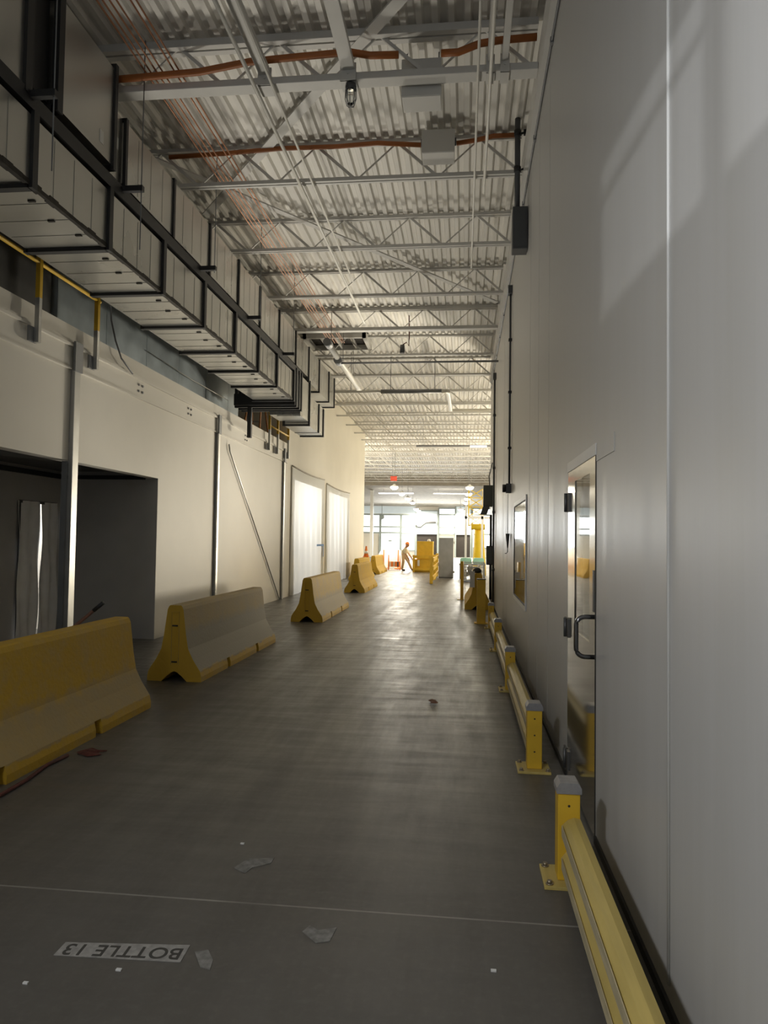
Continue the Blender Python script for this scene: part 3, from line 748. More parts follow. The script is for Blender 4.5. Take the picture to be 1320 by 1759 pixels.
# ------------------------------------------------------------------ fittings on the right wall
t = thing('wall_disconnect', 'grey electrical box high on the right wall with a thick conduit above', 'electrical box', (.6, 8.3, 4.88))
mb = MB(); mb.box(.515, .685, 8.22, 8.42, 4.88, 5.37, .006); bx = mb.build('box_body', M_dkgrey, t)
mb = MB(); mb.box(.53, .67, 8.214, 8.22, 4.90, 5.35, .002); mb.build('box_cover', M_dkgrey, bx)
mb = MB(); mb.tube((.57, 8.32, 5.37), (.57, 8.32, ZR), .032, 12); mb.build('riser_conduit', M_dkgrey, t)
for z in (5.85, 6.28):
    mb = MB(); mb.tube((.57, 8.32, z-.03), (.57, 8.32, z+.03), .041, 12).bar((.57, 8.36, z), (.66, 8.42, z+.06), .02, .02).box(.645, .69, 8.4, 8.44, z+.03, z+.09); mb.build('conduit_clamp', M_rubber, t)
mb = MB(); mb.tube((XR-.014, -2, 5.66), (XR-.014, 19.6, 5.66), .011, 8); cd = mb.build('top_conduit', M_steelgrey); tag(cd, 'thin conduit running along the top of the right wall', 'conduit')
for k in range(12):
    y = 3.0+k*1.45; mb = MB(); mb.box(XR-.028, XR-.001, y-.02, y+.02, 5.64, 5.69); mb.build('clip', M_steelgrey, cd)
t = thing('wall_conduit', 'dark vertical conduit ending in a round switch beside the window', 'conduit', (XR-.02, 11.0, 2.3))
mb = MB(); mb.tube((XR-.025, 11.0, 2.40), (XR-.025, 11.0, 5.40), .016, 8); mb.build('conduit_pipe', M_dkgrey, t)
mb = MB(); mb.box(XR-.06, XR-.001, 10.93, 11.07, 5.30, 5.42); mb.build('junction_box', M_dkgrey, t)
mb = MB(); mb.box(XR-.075, XR-.001, 10.93, 11.07, 2.27, 2.41, .004); sw = mb.build('switch_box', M_dkgrey, t)
mb = MB(); mb.tube((XR-.125, 11.0, 2.34), (XR-.075, 11.0, 2.34), .06, 14); mb.build('push_button', M_rubber, sw)
for z in (4.6, 3.8, 2.95):
    mb = MB(); mb.box(XR-.05, XR-.001, 10.96, 11.04, z-.015, z+.015); mb.build('pipe_strap', M_rubber, t)
t = thing('hanging_funnel', 'small dark cone hanging on a thin wire beside the window', 'hook', (XR-.035, 11.15, 1.36))
mb = MB(); mb.tube((XR-.033, 11.15, 1.66), (XR-.033, 11.15, 2.27), .004, 6); mb.build('wire', M_dkgrey, t)
mb = MB(); mb.tube((XR-.033, 11.15, 1.44), (XR-.033, 11.15, 1.66), .008, 12, .032); mb.build('cone', M_dkgrey, t)
mb = MB(); mb.path([(XR-.033, 11.15, 1.44), (XR-.033, 11.15, 1.38), (XR-.05, 11.15, 1.36), (XR-.075, 11.15, 1.36)], .006, 6); mb.build('hook', M_dkgrey, t)
t = thing('riser_pipe', 'dark full-height conduit at the far end of the right wall', 'conduit', (XR-.036, 16.5, .1))
mb = MB(); mb.tube((XR-.036, 16.5, .08), (XR-.036, 16.5, 5.3), .022, 10); mb.build('riser_tube', M_dkgrey, t)
mb = MB(); mb.box(XR-.07, XR-.001, 16.43, 16.57, 5.22, 5.36); mb.build('junction_box', M_dkgrey, t)
for z in (4.4, 3.2, 2.2, .9):
    mb = MB(); mb.tube((XR-.036, 16.5, z-.03), (XR-.036, 16.5, z+.03), .032, 10); mb.build('pipe_coupling', M_dkgrey, t)
t = thing('wall_heater', 'grey-green box with slanted hood at the far end of the right wall', 'heater', (.57, 18.2, 2.2))
mb = MB(); mb.box(.46, XR-.001, 18.0, 18.5, 2.40, 2.92, .012); mb.build('heater_body', M_green, t)
mb = MB(); mb.prism([(.39, 2.20), (.55, 2.20), (.62, 2.40), (.46, 2.40)], 18.02, 18.46); mb.build('heater_hood', M_dkgrey, t)
mb = MB(); mb.path([(.62, 18.2, 2.92), (.6, 18.2, 3.15), (.66, 18.2, 3.4), (XR-.01, 18.2, 3.5)], .012, 6); mb.build('heater_cable', M_dkgrey, t)
t = thing('control_box', 'black control box mounted below the grey-green heater on the right wall', 'electrical box', (.62, 18.2, .94))
mb = MB(); mb.box(.55, XR-.001, 18.0, 18.4, .95, 1.42, .01); mb.build('box_body', M_rubber, t)
mb = MB(); mb.box(.56, .68, 17.992, 18.0, .97, 1.40, .002); mb.build('box_door', M_dkgrey, t)
mb = MB(); mb.tube((.65, 18.1, .1), (.65, 18.1, .95), .03, 10).tube((.65, 18.1, 1.42), (.65, 18.1, 2.19), .03, 10); mb.build('box_conduit', M_dkgrey, t)

# ------------------------------------------------------------------ things under the roof
# orange flexible conduits
mb = MB(); mb.path([(-3.6, 6.6, 6.03), (-3.2, 6.6, 6.04), (-2.6, 6.6, 6.06), (-2.1, 6.6, 6.13), (-1.6, 6.6, 6.15), (-1.13, 6.6, 6.165), (-.93, 6.6, 6.12), (-.66, 6.6, 6.11)], .034, 10)
tag(mb.build('orange_conduit', M_orange), 'orange flexible conduit along the nearest girder, left of the large white box', 'conduit')
mb = MB(); mb.path([(-.26, 6.6, 6.10), (-.1, 6.6, 6.10), (.1, 6.6, 6.17), (.3, 6.6, 6.19), (.62, 6.6, 6.2)], .034, 10)
tag(mb.build('orange_conduit', M_orange), 'short orange flexible conduit from the large white box to the right wall', 'conduit')
mb = MB(); mb.path([(-3.75, 8.58, 6.33), (-3.0, 8.57, 6.34), (-2.3, 8.57, 6.37), (-1.6, 8.57, 6.36), (-1.1, 8.57, 6.38), (-.55, 8.57, 6.33)], .028, 10)
tag(mb.build('orange_conduit', M_orange), 'orange flexible conduit along the second joist, left of the smaller white box', 'conduit')
mb = MB(); mb.path([(-.14, 8.57, 6.33), (.1, 8.57, 6.36), (.3, 8.57, 6.40), (.56, 8.57, 6.40)], .028, 10)
tag(mb.build('orange_conduit', M_orange), 'short orange flexible conduit from the smaller white box to the right wall', 'conduit')
def jbox(x0, x1, y0, y1, z0, z1, label):
    t = thing('junction_box', label, 'junction box', ((x0+x1)/2, (y0+y1)/2, z0))
    mb = MB(); mb.box(x0, x1, y0, y1, z0, z1, .006); mb.build('box_body', M_boxlt, t)
    mb = MB(); mb.box(x0-.004, x1+.004, y0-.008, y0, z0+.005, z1-.005, .002); mb.build('box_cover', M_boxlt, t)
    mb = MB(); mb.tube((x0-.02, (y0+y1)/2, (z0+z1)/2+.06), (x0, (y0+y1)/2, (z0+z1)/2+.06), .045, 12).tube((x1, (y0+y1)/2, (z0+z1)/2+.06), (x1+.02, (y0+y1)/2, (z0+z1)/2+.06), .045, 12); mb.build('hub', M_dkgrey, t)
    mb = MB(); mb.tube((x0+.03, y1-.03, z1), (x0+.03, y1-.03, ZR), .006, 6).tube((x1-.03, y1-.03, z1), (x1-.03, y1-.03, ZR), .006, 6); mb.build('hanger_rod', M_dkgrey, t)
jbox(-.65, -.27, 6.86, 7.12, 5.86, 6.24, 'large white junction box hung behind the nearest girder')
jbox(-.54, -.16, 8.30, 8.58, 6.08, 6.36, 'smaller white junction box under the second joist')
# caged lamp
t = thing('caged_lamp', 'small unlit glass lamp in a wire cage under the nearest girder', 'lamp', (-1.13, 6.72, 5.72))
mb = MB(); mb.lathe([(.05, 0), (.055, .03), (.05, .06), (.02, .08)], (-1.13, 6.72, 5.87), 14); mb.build('lamp_base', M_dkgrey, t)
mb = MB(); mb.lathe([(.012, -.145), (.034, -.13), (.042, -.09), (.042, 0)], (-1.13, 6.72, 5.87), 14); mb.build('glass_jar', M_glass, t)
mb = MB()
for k in range(8):
    a = k*PI/4; c, s = math.cos(a), math.sin(a)
    mb.path([(-1.13+.052*c, 6.72+.052*s, 5.88), (-1.13+.055*c, 6.72+.055*s, 5.78), (-1.13+.035*c, 6.72+.035*s, 5.715), (-1.13, 6.72, 5.705)], .004, 5)
mb.build('wire_cage', M_steelgrey, t)

# copper tubes above the bottom chords
for k, x in enumerate((-3.17, -3.12, -3.06, -3.0, -2.88, -2.83)):
    mb = MB(); mb.tube((x, 2.5, 6.12), (x, 16.5, 6.12), .009, 6)
    tag(mb.build('copper_tube', M_copper), ['first', 'second', 'third', 'fourth', 'fifth', 'sixth'][k]+' copper tube from the ducts, running through the joists', 'pipe', 'copper tubes through the joists')
def pipe_run(name, label, pts, r, m=M_pipe, cat='pipe', group=None):
    mb = MB(); mb.path(pts, r, 10); return tag(mb.build(name, m), label, cat, group)
pipe_run('white_conduit', 'white conduit running along the aisle under the joists, left of centre', [(-2.05, 2.5, 5.88), (-2.04, 14.2, 5.88)], .02)
pipe_run('white_conduit', 'thinner white conduit just right of the left white conduit', [(-1.86, 2.5, 5.91), (-1.92, 12, 5.91)], .014)
pipe_run('white_conduit', 'white conduit under the joists right of centre, left of a twin', [(.10, 2.5, 5.92), (.07, 11.5, 5.92)], .013)
pipe_run('white_conduit', 'white conduit under the joists nearest to the right wall', [(.21, 2.5, 5.92), (.20, 9.0, 5.92)], .017)
# sprinkler piping
t = thing('sprinkler_main', 'thick white sprinkler pipe slanting away beside the end of the ducts', 'pipe', (-2.82, 16.6, 5.4))
mb = MB(); mb.tube((-2.80, 14.3, 5.52), (-2.83, 19.0, 5.52), .065, 14); mb.build('main_pipe', M_pipe, t)
mb = MB(); mb.tube((-2.80, 14.22, 5.52), (-2.80, 14.5, 5.52), .082, 14).tube((-2.80, 15.45, 5.46), (-2.80, 15.68, 5.46), .09, 14); mb.build('coupling', M_steelgrey, t)
for y in (14.8, 16.3, 17.8):
    mb = MB(); mb.tube((-2.82, y, 5.55), (-2.82, y, ZR), .007, 6); mb.build('hanger_rod', M_steelgrey, t)
pipe_run('sprinkler_branch', 'thin grey sprinkler branch pipe crossing the aisle to the right wall', [(-2.80, 15.56, 5.41), (XR, 15.56, 5.41)], .022, M_steelgrey)
t = thing('sprinkler_branch', 'grey-sleeved pipe crossing the aisle beyond the duct ends with a white elbow', 'pipe', (-1.3, 19, 5.35))
mb = MB(); mb.tube((-3.6, 18.6, 5.40), (-2.2, 18.6, 5.40), .03, 10); mb.build('branch_pipe', M_pipe, t)
mb = MB(); mb.tube((-2.2, 18.6, 5.40), (-.62, 18.6, 5.40), .055, 12); mb.build('grey_sleeve', M_steelgrey, t)
mb = MB(); mb.path([(-.62, 18.6, 5.40), (-.5, 18.6, 5.40), (-.45, 18.75, 5.40), (-.44, 21.2, 5.39), (-.38, 21.4, 5.39), (.5, 21.4, 5.39), (2.5, 21.4, 5.39)], .055, 12); mb.build('elbow_pipe', M_pipe, t)
for x in (-3.0, -1.95, -.8):
    mb = MB(); mb.tube((x, 18.6, 5.43), (x, 18.6, ZR), .008, 6); mb.build('hanger_rod', M_steelgrey, t)
# roof opening frame
t = thing('roof_opening_frame', 'white steel frame with dark slots below the deck beside the duct ends', 'roof frame', (-3.1, 17.0, 6.0))
mb = MB(); mb.box(-3.85, -2.35, 16.6, 16.68, 6.27, 6.42).box(-3.85, -2.35, 17.7, 17.76, 6.27, 6.42).box(-3.85, -3.77, 16.6, 17.76, 6.27, 6.42).box(-2.43, -2.35, 16.6, 17.76, 6.27, 6.42); mb.build('curb', M_joist, t)
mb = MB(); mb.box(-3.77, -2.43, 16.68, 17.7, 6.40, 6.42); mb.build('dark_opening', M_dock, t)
for k in range(3):
    x = -3.45+k*.36; mb = MB(); mb.box(x-.02, x+.02, 16.68, 17.7, 6.30, 6.40); mb.build('cross_bar', M_joist, t)
# hanging sounder with red cable
t = thing('hanging_sounder', 'small dark device on a red cable hanging behind the heavy roof beam', 'device', (-1.39, 15.6, 5.62))
mb = MB(); mb.tube((-1.39, 15.6, 5.62), (-1.39, 15.6, 5.80), .055, 12, .05); mb.build('device_body', M_dkgrey, t)
mb = MB(); mb.path([(-1.39, 15.6, 5.8), (-1.3, 15.6, 5.86), (-1.25, 15.6, 5.78), (-1.24, 15.6, 5.95), (-1.25, 15.6, ZR)], .012, 6); mb.build('red_cable', M_rag, t)
# linear tube lamp
t = thing('tube_lamp', 'long grey strip lamp with a lit tube, hung across the aisle', 'lamp', (-.5, 29.05, 5.28))
mb = MB(); mb.box(-1.97, 1.6, 29.0, 29.12, 5.30, 5.37); mb.build('lamp_channel', M_steelgrey, t)
mb = MB(); mb.box(.2, .85, 28.98, 29.0, 5.28, 5.34); mb.build('lit_tube', M_tube, t)
for x in (-1.7, 1.3):
    mb = MB(); mb.tube((x, 29.06, 5.37), (x, 29.06, ZR), .006, 6); mb.build('hanger_rod', M_steelgrey, t)
# high-bay pendants
def pendant(x, y, z, label, group, src=None, power=200):
    if src is not None:
        c = copy_tree(src, (x, y, z), label); return c
    t = thing('pendant_lamp', label, 'lamp', (x, y, z), group)
    mb = MB(); mb.lathe([(.23, 0), (.20, .05), (.08, .10), (.05, .16)], (x, y, z), 20); mb.build('lamp_shade', M_frame, t)
    mb = MB(); mb.lathe([(.05, -.16), (.14, -.13), (.20, -.07), (.22, -.002)], (x, y, z), 20); mb.build('lamp_lens', M_lens, t)
    mb = MB(); mb.tube((x, y, z+.16), (x, y, ZR if z > 4.3 else z+1), .008, 6); mb.build('lamp_cord', M_steelgrey, t)
    area('lamp_light', (x, y, z-.18), (x, y, 0), .55, power, WARM, shape='DISK', parent=t)
    return t
base = None
for k, y in enumerate((40.4, 46.0, 51.4, 57.0, 62.0, 65.6)):
    lab = ['nearest round pendant lamp of the left lit row, under the red sign', 'second lit pendant lamp of the left row', 'third lit pendant lamp of the left row', 'fourth lit pendant lamp of the left row', 'fifth lit pendant lamp of the left row', 'farthest lit pendant lamp of the left row'][k]
    z = 4.50 if k < 5 else 4.45
    if k in (4, 5): z = 4.2
    o = pendant(-3.95-.05*k, y, z, lab, 'lit pendant lamps in the left row', base)
    if base is None: base = o
base2 = None
for k, (x, y) in enumerate(((.27, 40.4), (.24, 46.0), (.2, 51.4), (.1, 57.0), (-.35, 62.0), (0.0, 65.6))):
    lab = ['nearest round pendant lamp of the right lit row', 'second lit pendant lamp of the right row', 'third lit pendant lamp of the right row', 'fourth lit pendant lamp of the right row', 'lit pendant lamp hanging slightly left of the right row', 'farthest lit pendant lamp of the right row'][k]
    z = 4.50 if k < 4 else 4.2
    o = pendant(x, y, z, lab, 'lit pendant lamps in the right row', base2)
    if base2 is None: base2 = o
t = thing('exit_sign', 'red sign hanging above the left row of pendant lamps', 'sign', (-3.75, 38, 4.62))
mb = MB(); mb.box(-3.92, -3.58, 37.97, 38.03, 4.64, 4.89, .01); mb.build('sign_box', M_red, t)
mb = MB(); mb.tube((-3.82, 38, 4.89), (-3.82, 38, ZR), .008, 6).tube((-3.68, 38, 4.89), (-3.68, 38, ZR), .008, 6); mb.build('sign_rod', M_steelgrey, t)

# ------------------------------------------------------------------ far wall: glazed bays, dock doors
FY = 66.6
def X(px): return (px-798)*.0531
def Zf(py): return 1.55+(927.3-py)*.0537
def bay(name, n, px0, px1, py0, py1, rows=()):
    t = bpy.data.objects.new(name+'_'+str(n), None); COL.objects.link(t); t.location = (X((px0+px1)/2), FY, 0); struct(t)
    mb = MB(); mb.box(X(px0)+.06, X(px1)-.06, FY-.05, FY-.01, Zf(py1), Zf(py0)); mb.build('window_pane', M_pane, t)
    mb = MB(); z0, z1 = Zf(py1), Zf(py0)
    mb.box(X(px0)-.06, X(px0)+.06, FY-.12, FY, 0, z1+.06).box(X(px1)-.06, X(px1)+.06, FY-.12, FY, 0, z1+.06)
    for r in (py0, py1)+tuple(rows): mb.box(X(px0), X(px1), FY-.11, FY-.06, Zf(r)-.07, Zf(r)+.07)
    mb.build('window_frame', M_mull, t)
bay('window', 2, 600, 651, 885, 916, (906,)); bay('window', 3, 653, 687, 885, 916, (906,)); bay('window', 4, 689, 713.5, 885, 946, (906, 917))
bay('window', 5, 754, 782, 873, 917, (884, 906)); bay('window', 6, 812, 850, 873, 940, (884, 917)); bay('window', 7, 560, 598, 885, 940, (906,))
mb = MB(); mb.box(X(560), X(714), FY-.02, FY, Zf(883), Zf(870)); struct(mb.build('trim_7', M_bluepanel))
def dock(n, px0, px1, ptop, pmid):
    t = bpy.data.objects.new('door_'+str(n), None); COL.objects.link(t); t.location = (X((px0+px1)/2), FY, 0); struct(t)
    mb = MB(); z0, z1 = Zf(pmid), Zf(ptop)
    for k in range(3):
        a = z0+(z1-z0)*k/3; mb.box(X(px0), X(px1), FY-.16, FY-.10, a+.015, z0+(z1-z0)*(k+1)/3-.015)
    mb.box(X(px0), X(px1), FY-.14, FY-.11, z0, z1); mb.build('door_panel', M_bluepanel, t)
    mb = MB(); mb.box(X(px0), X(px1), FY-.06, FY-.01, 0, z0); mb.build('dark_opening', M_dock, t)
    mb = MB(); mb.box(X(px0)-.12, X(px0), FY-.2, FY, 0, z1+.1).box(X(px1), X(px1)+.12, FY-.2, FY, 0, z1+.1).box(X(px0), X(px1), FY-.2, FY-.16, z1, z1+.1); mb.build('door_frame', M_mull, t)
dock(2, 716, 751, 878.5, 918); dock(3, 784, 808, 870, 918)
t = bpy.data.objects.new('door_4', None); COL.objects.link(t); t.location = (X(670), FY, 0); struct(t)
mb = MB(); mb.box(X(654), X(686), FY-.12, FY-.02, 0, Zf(918)); mb.build('door_panel', M_pane, t)
mb = MB(); mb.box(X(666.5), X(672.5), FY-.14, FY-.12, Zf(931.5), Zf(928.5)).box(X(656.5), X(664), FY-.14, FY-.12, Zf(936.8), Zf(935.4)).box(X(674), X(681), FY-.14, FY-.12, Zf(936.8), Zf(935.4)); mb.build('door_slot', M_mull, t)
# fittings of the far hall
t = thing('white_column', 'slim white column in front of the far glazed wall', 'column', (-7.6, 58, 0))
mb = MB(); mb.box(-7.62, -7.36, 58, 58.2, 0, 5.5); mb.build('column_shaft', M_frame, t)
mb = MB(); mb.box(-7.66, -7.32, 57.96, 58.24, 0, .1); mb.build('column_foot', M_mull, t)
t = thing('round_fan', 'round grey fan on the far glazed wall', 'fan', (-7.5, 65.8, 3.3))
mb = MB(); mb.tube((X(656), 65.7, Zf(889.5)), (X(656), 65.95, Zf(889.5)), .22, 20); mb.build('fan_housing', M_mull, t)
mb = MB(); mb.bar((X(656), 65.8, Zf(889.5)), (X(656), 65.85, 5.0), .05, .05); mb.build('fan_bracket', M_mull, t)
mb = MB(); mb.path([(X(715.5), 66.33, Zf(901)), (X(718), 66.33, Zf(905)), (X(722), 66.33, Zf(905.5)), (X(727), 66.33, Zf(901)), (X(732), 66.33, Zf(897.5)), (X(749), 66.33, Zf(897.5))], .09, 10)
tag(mb.build('curved_hose', M_steelgrey), 'curved grey hose in front of the left far dock door', 'hose')
for k, (px, lab) in enumerate(((680, 'long white strip lamp high over the far left'), (775, 'long white strip lamp high over the far right'))):
    y = 57.5; x = (px-798)*57.5/1240
    mb = MB(); mb.box(x-1.4, x+1.4, y-.06, y+.06, 5.20, 5.26); t = thing('strip_lamp', lab, 'lamp', (x, y, 5.2), 'far strip lamps')
    mb.build('lamp_tube', M_tube, t)
    mb = MB(); mb.tube((x-1, y, 5.26), (x-1, y, 5.6), .01, 6).tube((x+1, y, 5.26), (x+1, y, 5.6), .01, 6); mb.build('hanger_rod', M_steelgrey, t)

# yellow machine
t = thing('yellow_machine', 'yellow machine with a raised box inside a yellow kick frame', 'machine', (-1.9, 34.9, 0))
mb = MB(); mb.box(-2.25, -1.48, 34.5, 35.3, .5, 1.47, .01); bd = mb.build('machine_box', M_yellow, t)
mb = MB(); mb.lathe([(.08, 0), (.08, .06), (.04, .11)], (-1.68, 34.7, 1.47), 12); mb.build('beacon', M_frame, bd)
mb = MB(); mb.box(-2.36, -1.42, 34.4, 35.4, .0, .62, .01); mb.build('machine_base', M_yellow, t)
mb = MB(); mb.box(-2.43, -1.35, 34.28, 34.38, .66, .80).box(-2.43, -1.35, 34.28, 34.38, .08, .20); mb.build('front_rail', M_yellow, t)
for x in (-2.43, -1.45):
    mb = MB(); mb.box(x, x+.1, 34.26, 34.40, 0, .82); mb.build('corner_post', M_yellow, t)
mb = MB(); mb.box(-2.2, -2.1, 34.27, 34.29, .30, .58); mb.build('white_label', M_frame, t)
# guard fence in front
t = thing('guard_fence', 'yellow guard fence running back from its front post beside the yellow machine', 'guardrail', (-1.15, 28.2, 0))
for y in (25.55, 28.2, 31.0):
    mb = MB(); mb.box(-1.2, -1.09, y-.055, y+.055, 0, .97, .006); mb.build('fence_post', M_yellow, t)
for z in (.85, .55, .2):
    mb = MB(); mb.box(-1.12, -1.06, 25.5, 31.05, z-.08, z+.06); mb.build('fence_rail', M_yellow, t)
# grey cabinet
t = thing('grey_cabinet', 'tall plain grey cabinet standing right of the yellow machine', 'cabinet', (-.74, 29.8, 0))
mb = MB(); mb.box(-1.03, -.44, 29.5, 30.1, .04, 1.64, .008); mb.build('cabinet_body', M_steelgrey, t)
mb = MB(); mb.box(-1.01, -.46, 29.49, 29.5, .07, 1.61, .003); mb.build('cabinet_door', M_steelgrey, t)
for z in (.25, 1.45):
    mb = MB(); mb.box(-.44, -.38, 29.55, 29.62, z-.04, z+.04); mb.build('cabinet_hinge', M_silver, t)
mb = MB(); mb.box(-1.03, -.44, 29.52, 30.08, 0, .04); mb.build('cabinet_plinth', M_dkgrey, t)
# flat yellow bollard
t = thing('yellow_bollard', 'slim yellow bollard on a plate standing in the open aisle', 'bollard', (-.05, 19.0, 0))
mb = MB(); mb.box(-.09, -.01, 18.95, 19.05, .012, 1.0, .006); mb.build('bollard_tube', M_yellow, t)
mb = MB(); mb.box(-.17, .012, 18.88, 19.12, 0, .012); mb.build('base_plate', M_yrail, t)
# scrap bin and crates
t = thing('scrap_bin', 'grey wire bin of mixed scrap beside the right end of the aisle', 'bin', (.37, 27.5, 0))
mb = MB()
rs = random.Random(3)
for k in range(46):
    x, y, z = .06+rs.random()*.58, 27.1+rs.random()*.7, .1+rs.random()*.5
    s = .05+rs.random()*.07; mb.box(x-s*.6, x+s*.6, y-s, y+s, z-s*.7, z+s*.7)
o = mb.build('scrap', M_scrap, t); o['kind'] = 'stuff'
mb = MB()
for x in (0, .74):
    for y in (27.0, 27.95): mb.box(x-.02, x+.02, y-.02, y+.02, 0, .74)
for z in (.06, .22, .38, .54, .72): mb.box(0, .74, 26.99, 27.01, z-.01, z+.01).box(0, .74, 27.94, 27.96, z-.01, z+.01)
for k in range(1, 8): mb.box(k*.0925-.006, k*.0925+.006, 26.99, 27.01, 0.05, .74)
mb.box(0, .74, 27, 27.95, .04, .07); mb.build('wire_frame', M_steelgrey, t)
for k, (x0, x1, y, lab) in enumerate(((-.16, .30, 29.2, 'green crate left of the scrap bin top'), (.36, .80, 29.2, 'green crate right of the scrap bin top'))):
    mb = MB(); mb.box(x0, x1, y, y+.5, .62, .80, .01).box(x0+.03, x1-.03, y+.03, y+.47, .80, .84)
    t = thing('green_crate', lab, 'crate', ((x0+x1)/2, y+.25, .60), 'green crates behind the bin'); mb.build('crate_body', M_gcrate, t)
mb = MB(); mb.box(-.2, .85, 29.1, 29.85, .55, .62)
for x in (-.18, .78):
    for y in (29.12, 29.78): mb.box(x, x+.05, y, y+.05, 0, .55)
tag(mb.build('work_table', M_steelgrey), 'low grey table under the green crates', 'table')
# white portal frame
t = thing('white_portal_frame', 'white portal frame with two posts near the yellow crane', 'frame', (.45, 30.6, 0))
for x in (.06, .74):
    mb = MB(); mb.box(x-.045, x+.045, 30.55, 30.65, 0, 2.62 if x > .5 else 3.0); mb.build('frame_post', M_frame, t)
mb = MB(); mb.box(.0, 1.2, 30.55, 30.65, 2.45, 2.56); mb.build('frame_beam', M_frame, t)
# yellow crane with lattice mast
t = thing('yellow_crane', 'yellow lattice mast crane at the right end of the hall', 'crane', (.6, 32.5, 0))
mb = MB()
for x in (.18, .82):
    for y in (32.2, 32.8): mb.bar((x, y, 2.2), (x, y, 3.85), .05, .05)
for k in range(4):
    z = 2.2+k*.41
    mb.bar((.18, 32.2, z), (.82, 32.2, z+.41), .035, .035).bar((.82, 32.2, z), (.18, 32.2, z+.41), .035, .035).bar((.18, 32.2, z), (.82, 32.2, z), .035, .035)
mb.build('lattice_mast', M_brobot, t)
mb = MB(); mb.lathe([(.32, 0), (.30, .5), (.24, 1.1), (.22, 1.9), (.2, 2.25)], (.66, 32.5, 0), 16); mb.build('crane_body', M_brobot, t)
mb = MB(); mb.tube((.3, 32.1, 2.15), (.9, 32.1, 2.15), .13, 12); mb.build('winch_drum', M_brobot, t)

# white tarp over a pile, orange barricades, cone
mb = MB()
def heap(u, v):
    a = u*2*PI; r = .85*(1-v)**.55*(1+.10*math.sin(3*a+1)+.05*math.sin(7*a))
    return (-4.1+1.0*r*math.cos(a), 40+.8*r*math.sin(a), 1.25*(v**.62)*(1+.05*math.sin(5*a)*(1-v)))
mb.grid(heap, 40, 14); tag(mb.build('tarped_pile', M_tarp), 'white tarp draped over a pile left of the bent worker', 'tarp')
for k, (x, y, lab) in enumerate(((-4.15, 37.3, 'thin orange delineator post before the white tarp'), (-3.42, 37.6, 'thin orange delineator post beside the worker'))):
    t = thing('delineator_post', lab, 'post', (x, y, 0), 'orange delineator posts')
    mb = MB(); mb.tube((x, y, .05), (x, y, 1.0), .035, 10); mb.build('post_tube', M_oplastic, t)
    mb = MB(); mb.lathe([(.2, 0), (.2, .04), (.06, .07)], (x, y, 0), 14); mb.build('post_base', M_oplastic, t)
t = thing('orange_barricade', 'orange barricade board on legs left of the worker', 'barricade', (-3.55, 36.6, 0))
mb = MB(); mb.box(-3.85, -3.2, 36.58, 36.62, .15, .42, .005); bb = mb.build('barricade_board', M_oplastic, t)
for k in range(3):
    mb = MB(); mb.box(-3.78+.2*k, -3.70+.2*k, 36.574, 36.58, .16, .41); mb.build('stripe', M_dkgrey if k == 2 else M_frame, bb)
for x in (-3.82, -3.23):
    mb = MB(); mb.bar((x, 36.4, 0), (x, 36.6, .75), .035, .035).bar((x, 36.8, 0), (x, 36.6, .75), .035, .035); mb.build('barricade_leg', M_oplastic, t)
t = thing('traffic_cone', 'small orange and white cone standing on a yellow barrier', 'cone', (-3.97, 29.2, .81))
mb = MB(); mb.box(-4.09, -3.85, 29.08, 29.32, .81, .835, .004); mb.build('cone_base', M_oplastic, t)
mb = MB(); mb.lathe([(.10, 0), (.03, .42)], (-3.97, 29.2, .835), 14); mb.build('cone_body', M_oplastic, t)
mb = MB(); mb.lathe([(.083, 0), (.065, .11)], (-3.97, 29.2, .955), 14); mb.build('reflective_band', M_frame, t)

# ------------------------------------------------------------------ worker, bent forward in mid stride
def skinned(name, verts, edges, radii, m, parent, sub=2):
    me = bpy.data.meshes.new(name); off = parent.location if parent.parent is None else parent.parent.location
    me.from_pydata([Vector(v)-off for v in verts], edges, []); me.materials.append(m)
    o = bpy.data.objects.new(name, me); COL.objects.link(o); o.parent = parent
    sk = o.modifiers.new('skin', 'SKIN'); sk.use_smooth_shade = True
    for i, r in enumerate(radii):
        rr = r if isinstance(r, tuple) else (r, r); me.skin_vertices[0].data[i].radius = rr
    me.skin_vertices[0].data[0].use_root = True
    if sub: s = o.modifiers.new('sub', 'SUBSURF'); s.levels = sub; s.render_levels = sub
    return o
wx, wy = -2.93, 35.4
def Wp(a, b, c): return (wx+a, wy+b, c)
t = thing('person', 'person in orange hard hat and pale clothes bending forward beside the yellow machine', 'person', (wx, wy, 0))
V = [Wp(-.03, 0, .80), Wp(-.01, 0, .93), Wp(.03, -.02, 1.07), Wp(.07, -.03, 1.14), Wp(.11, -.05, 1.19), Wp(.165, -.07, 1.235),   # 0-5 pelvis..head
     Wp(-.05, -.09, .76), Wp(-.03, -.12, .45), Wp(-.10, -.10, .09), Wp(-.03, -.13, .05),        # 6-9 left leg
     Wp(.02, .09, .76), Wp(.20, .10, .47), Wp(.36, .10, .11), Wp(.44, .08, .06),                 # 10-13 right leg
     Wp(.04, -.19, 1.07), Wp(.10, -.22, .83), Wp(.21, -.19, .64), Wp(.24, -.18, .57),            # 14-17 left arm
     Wp(.08, .15, 1.07), Wp(.20, .19, .86), Wp(.32, .15, .70), Wp(.35, .14, .63), Wp(.155, -.07, 1.30), Wp(.155, -.07, 1.36)]                # 18-21 right arm
E_ = [(0, 1), (1, 2), (2, 3), (3, 4), (4, 5), (0, 6), (6, 7), (7, 8), (8, 9), (0, 10), (10, 11), (11, 12), (12, 13), (2, 14), (14, 15), (15, 16), (16, 17), (2, 18), (18, 19), (19, 20), (20, 21), (5, 22), (22, 23)]
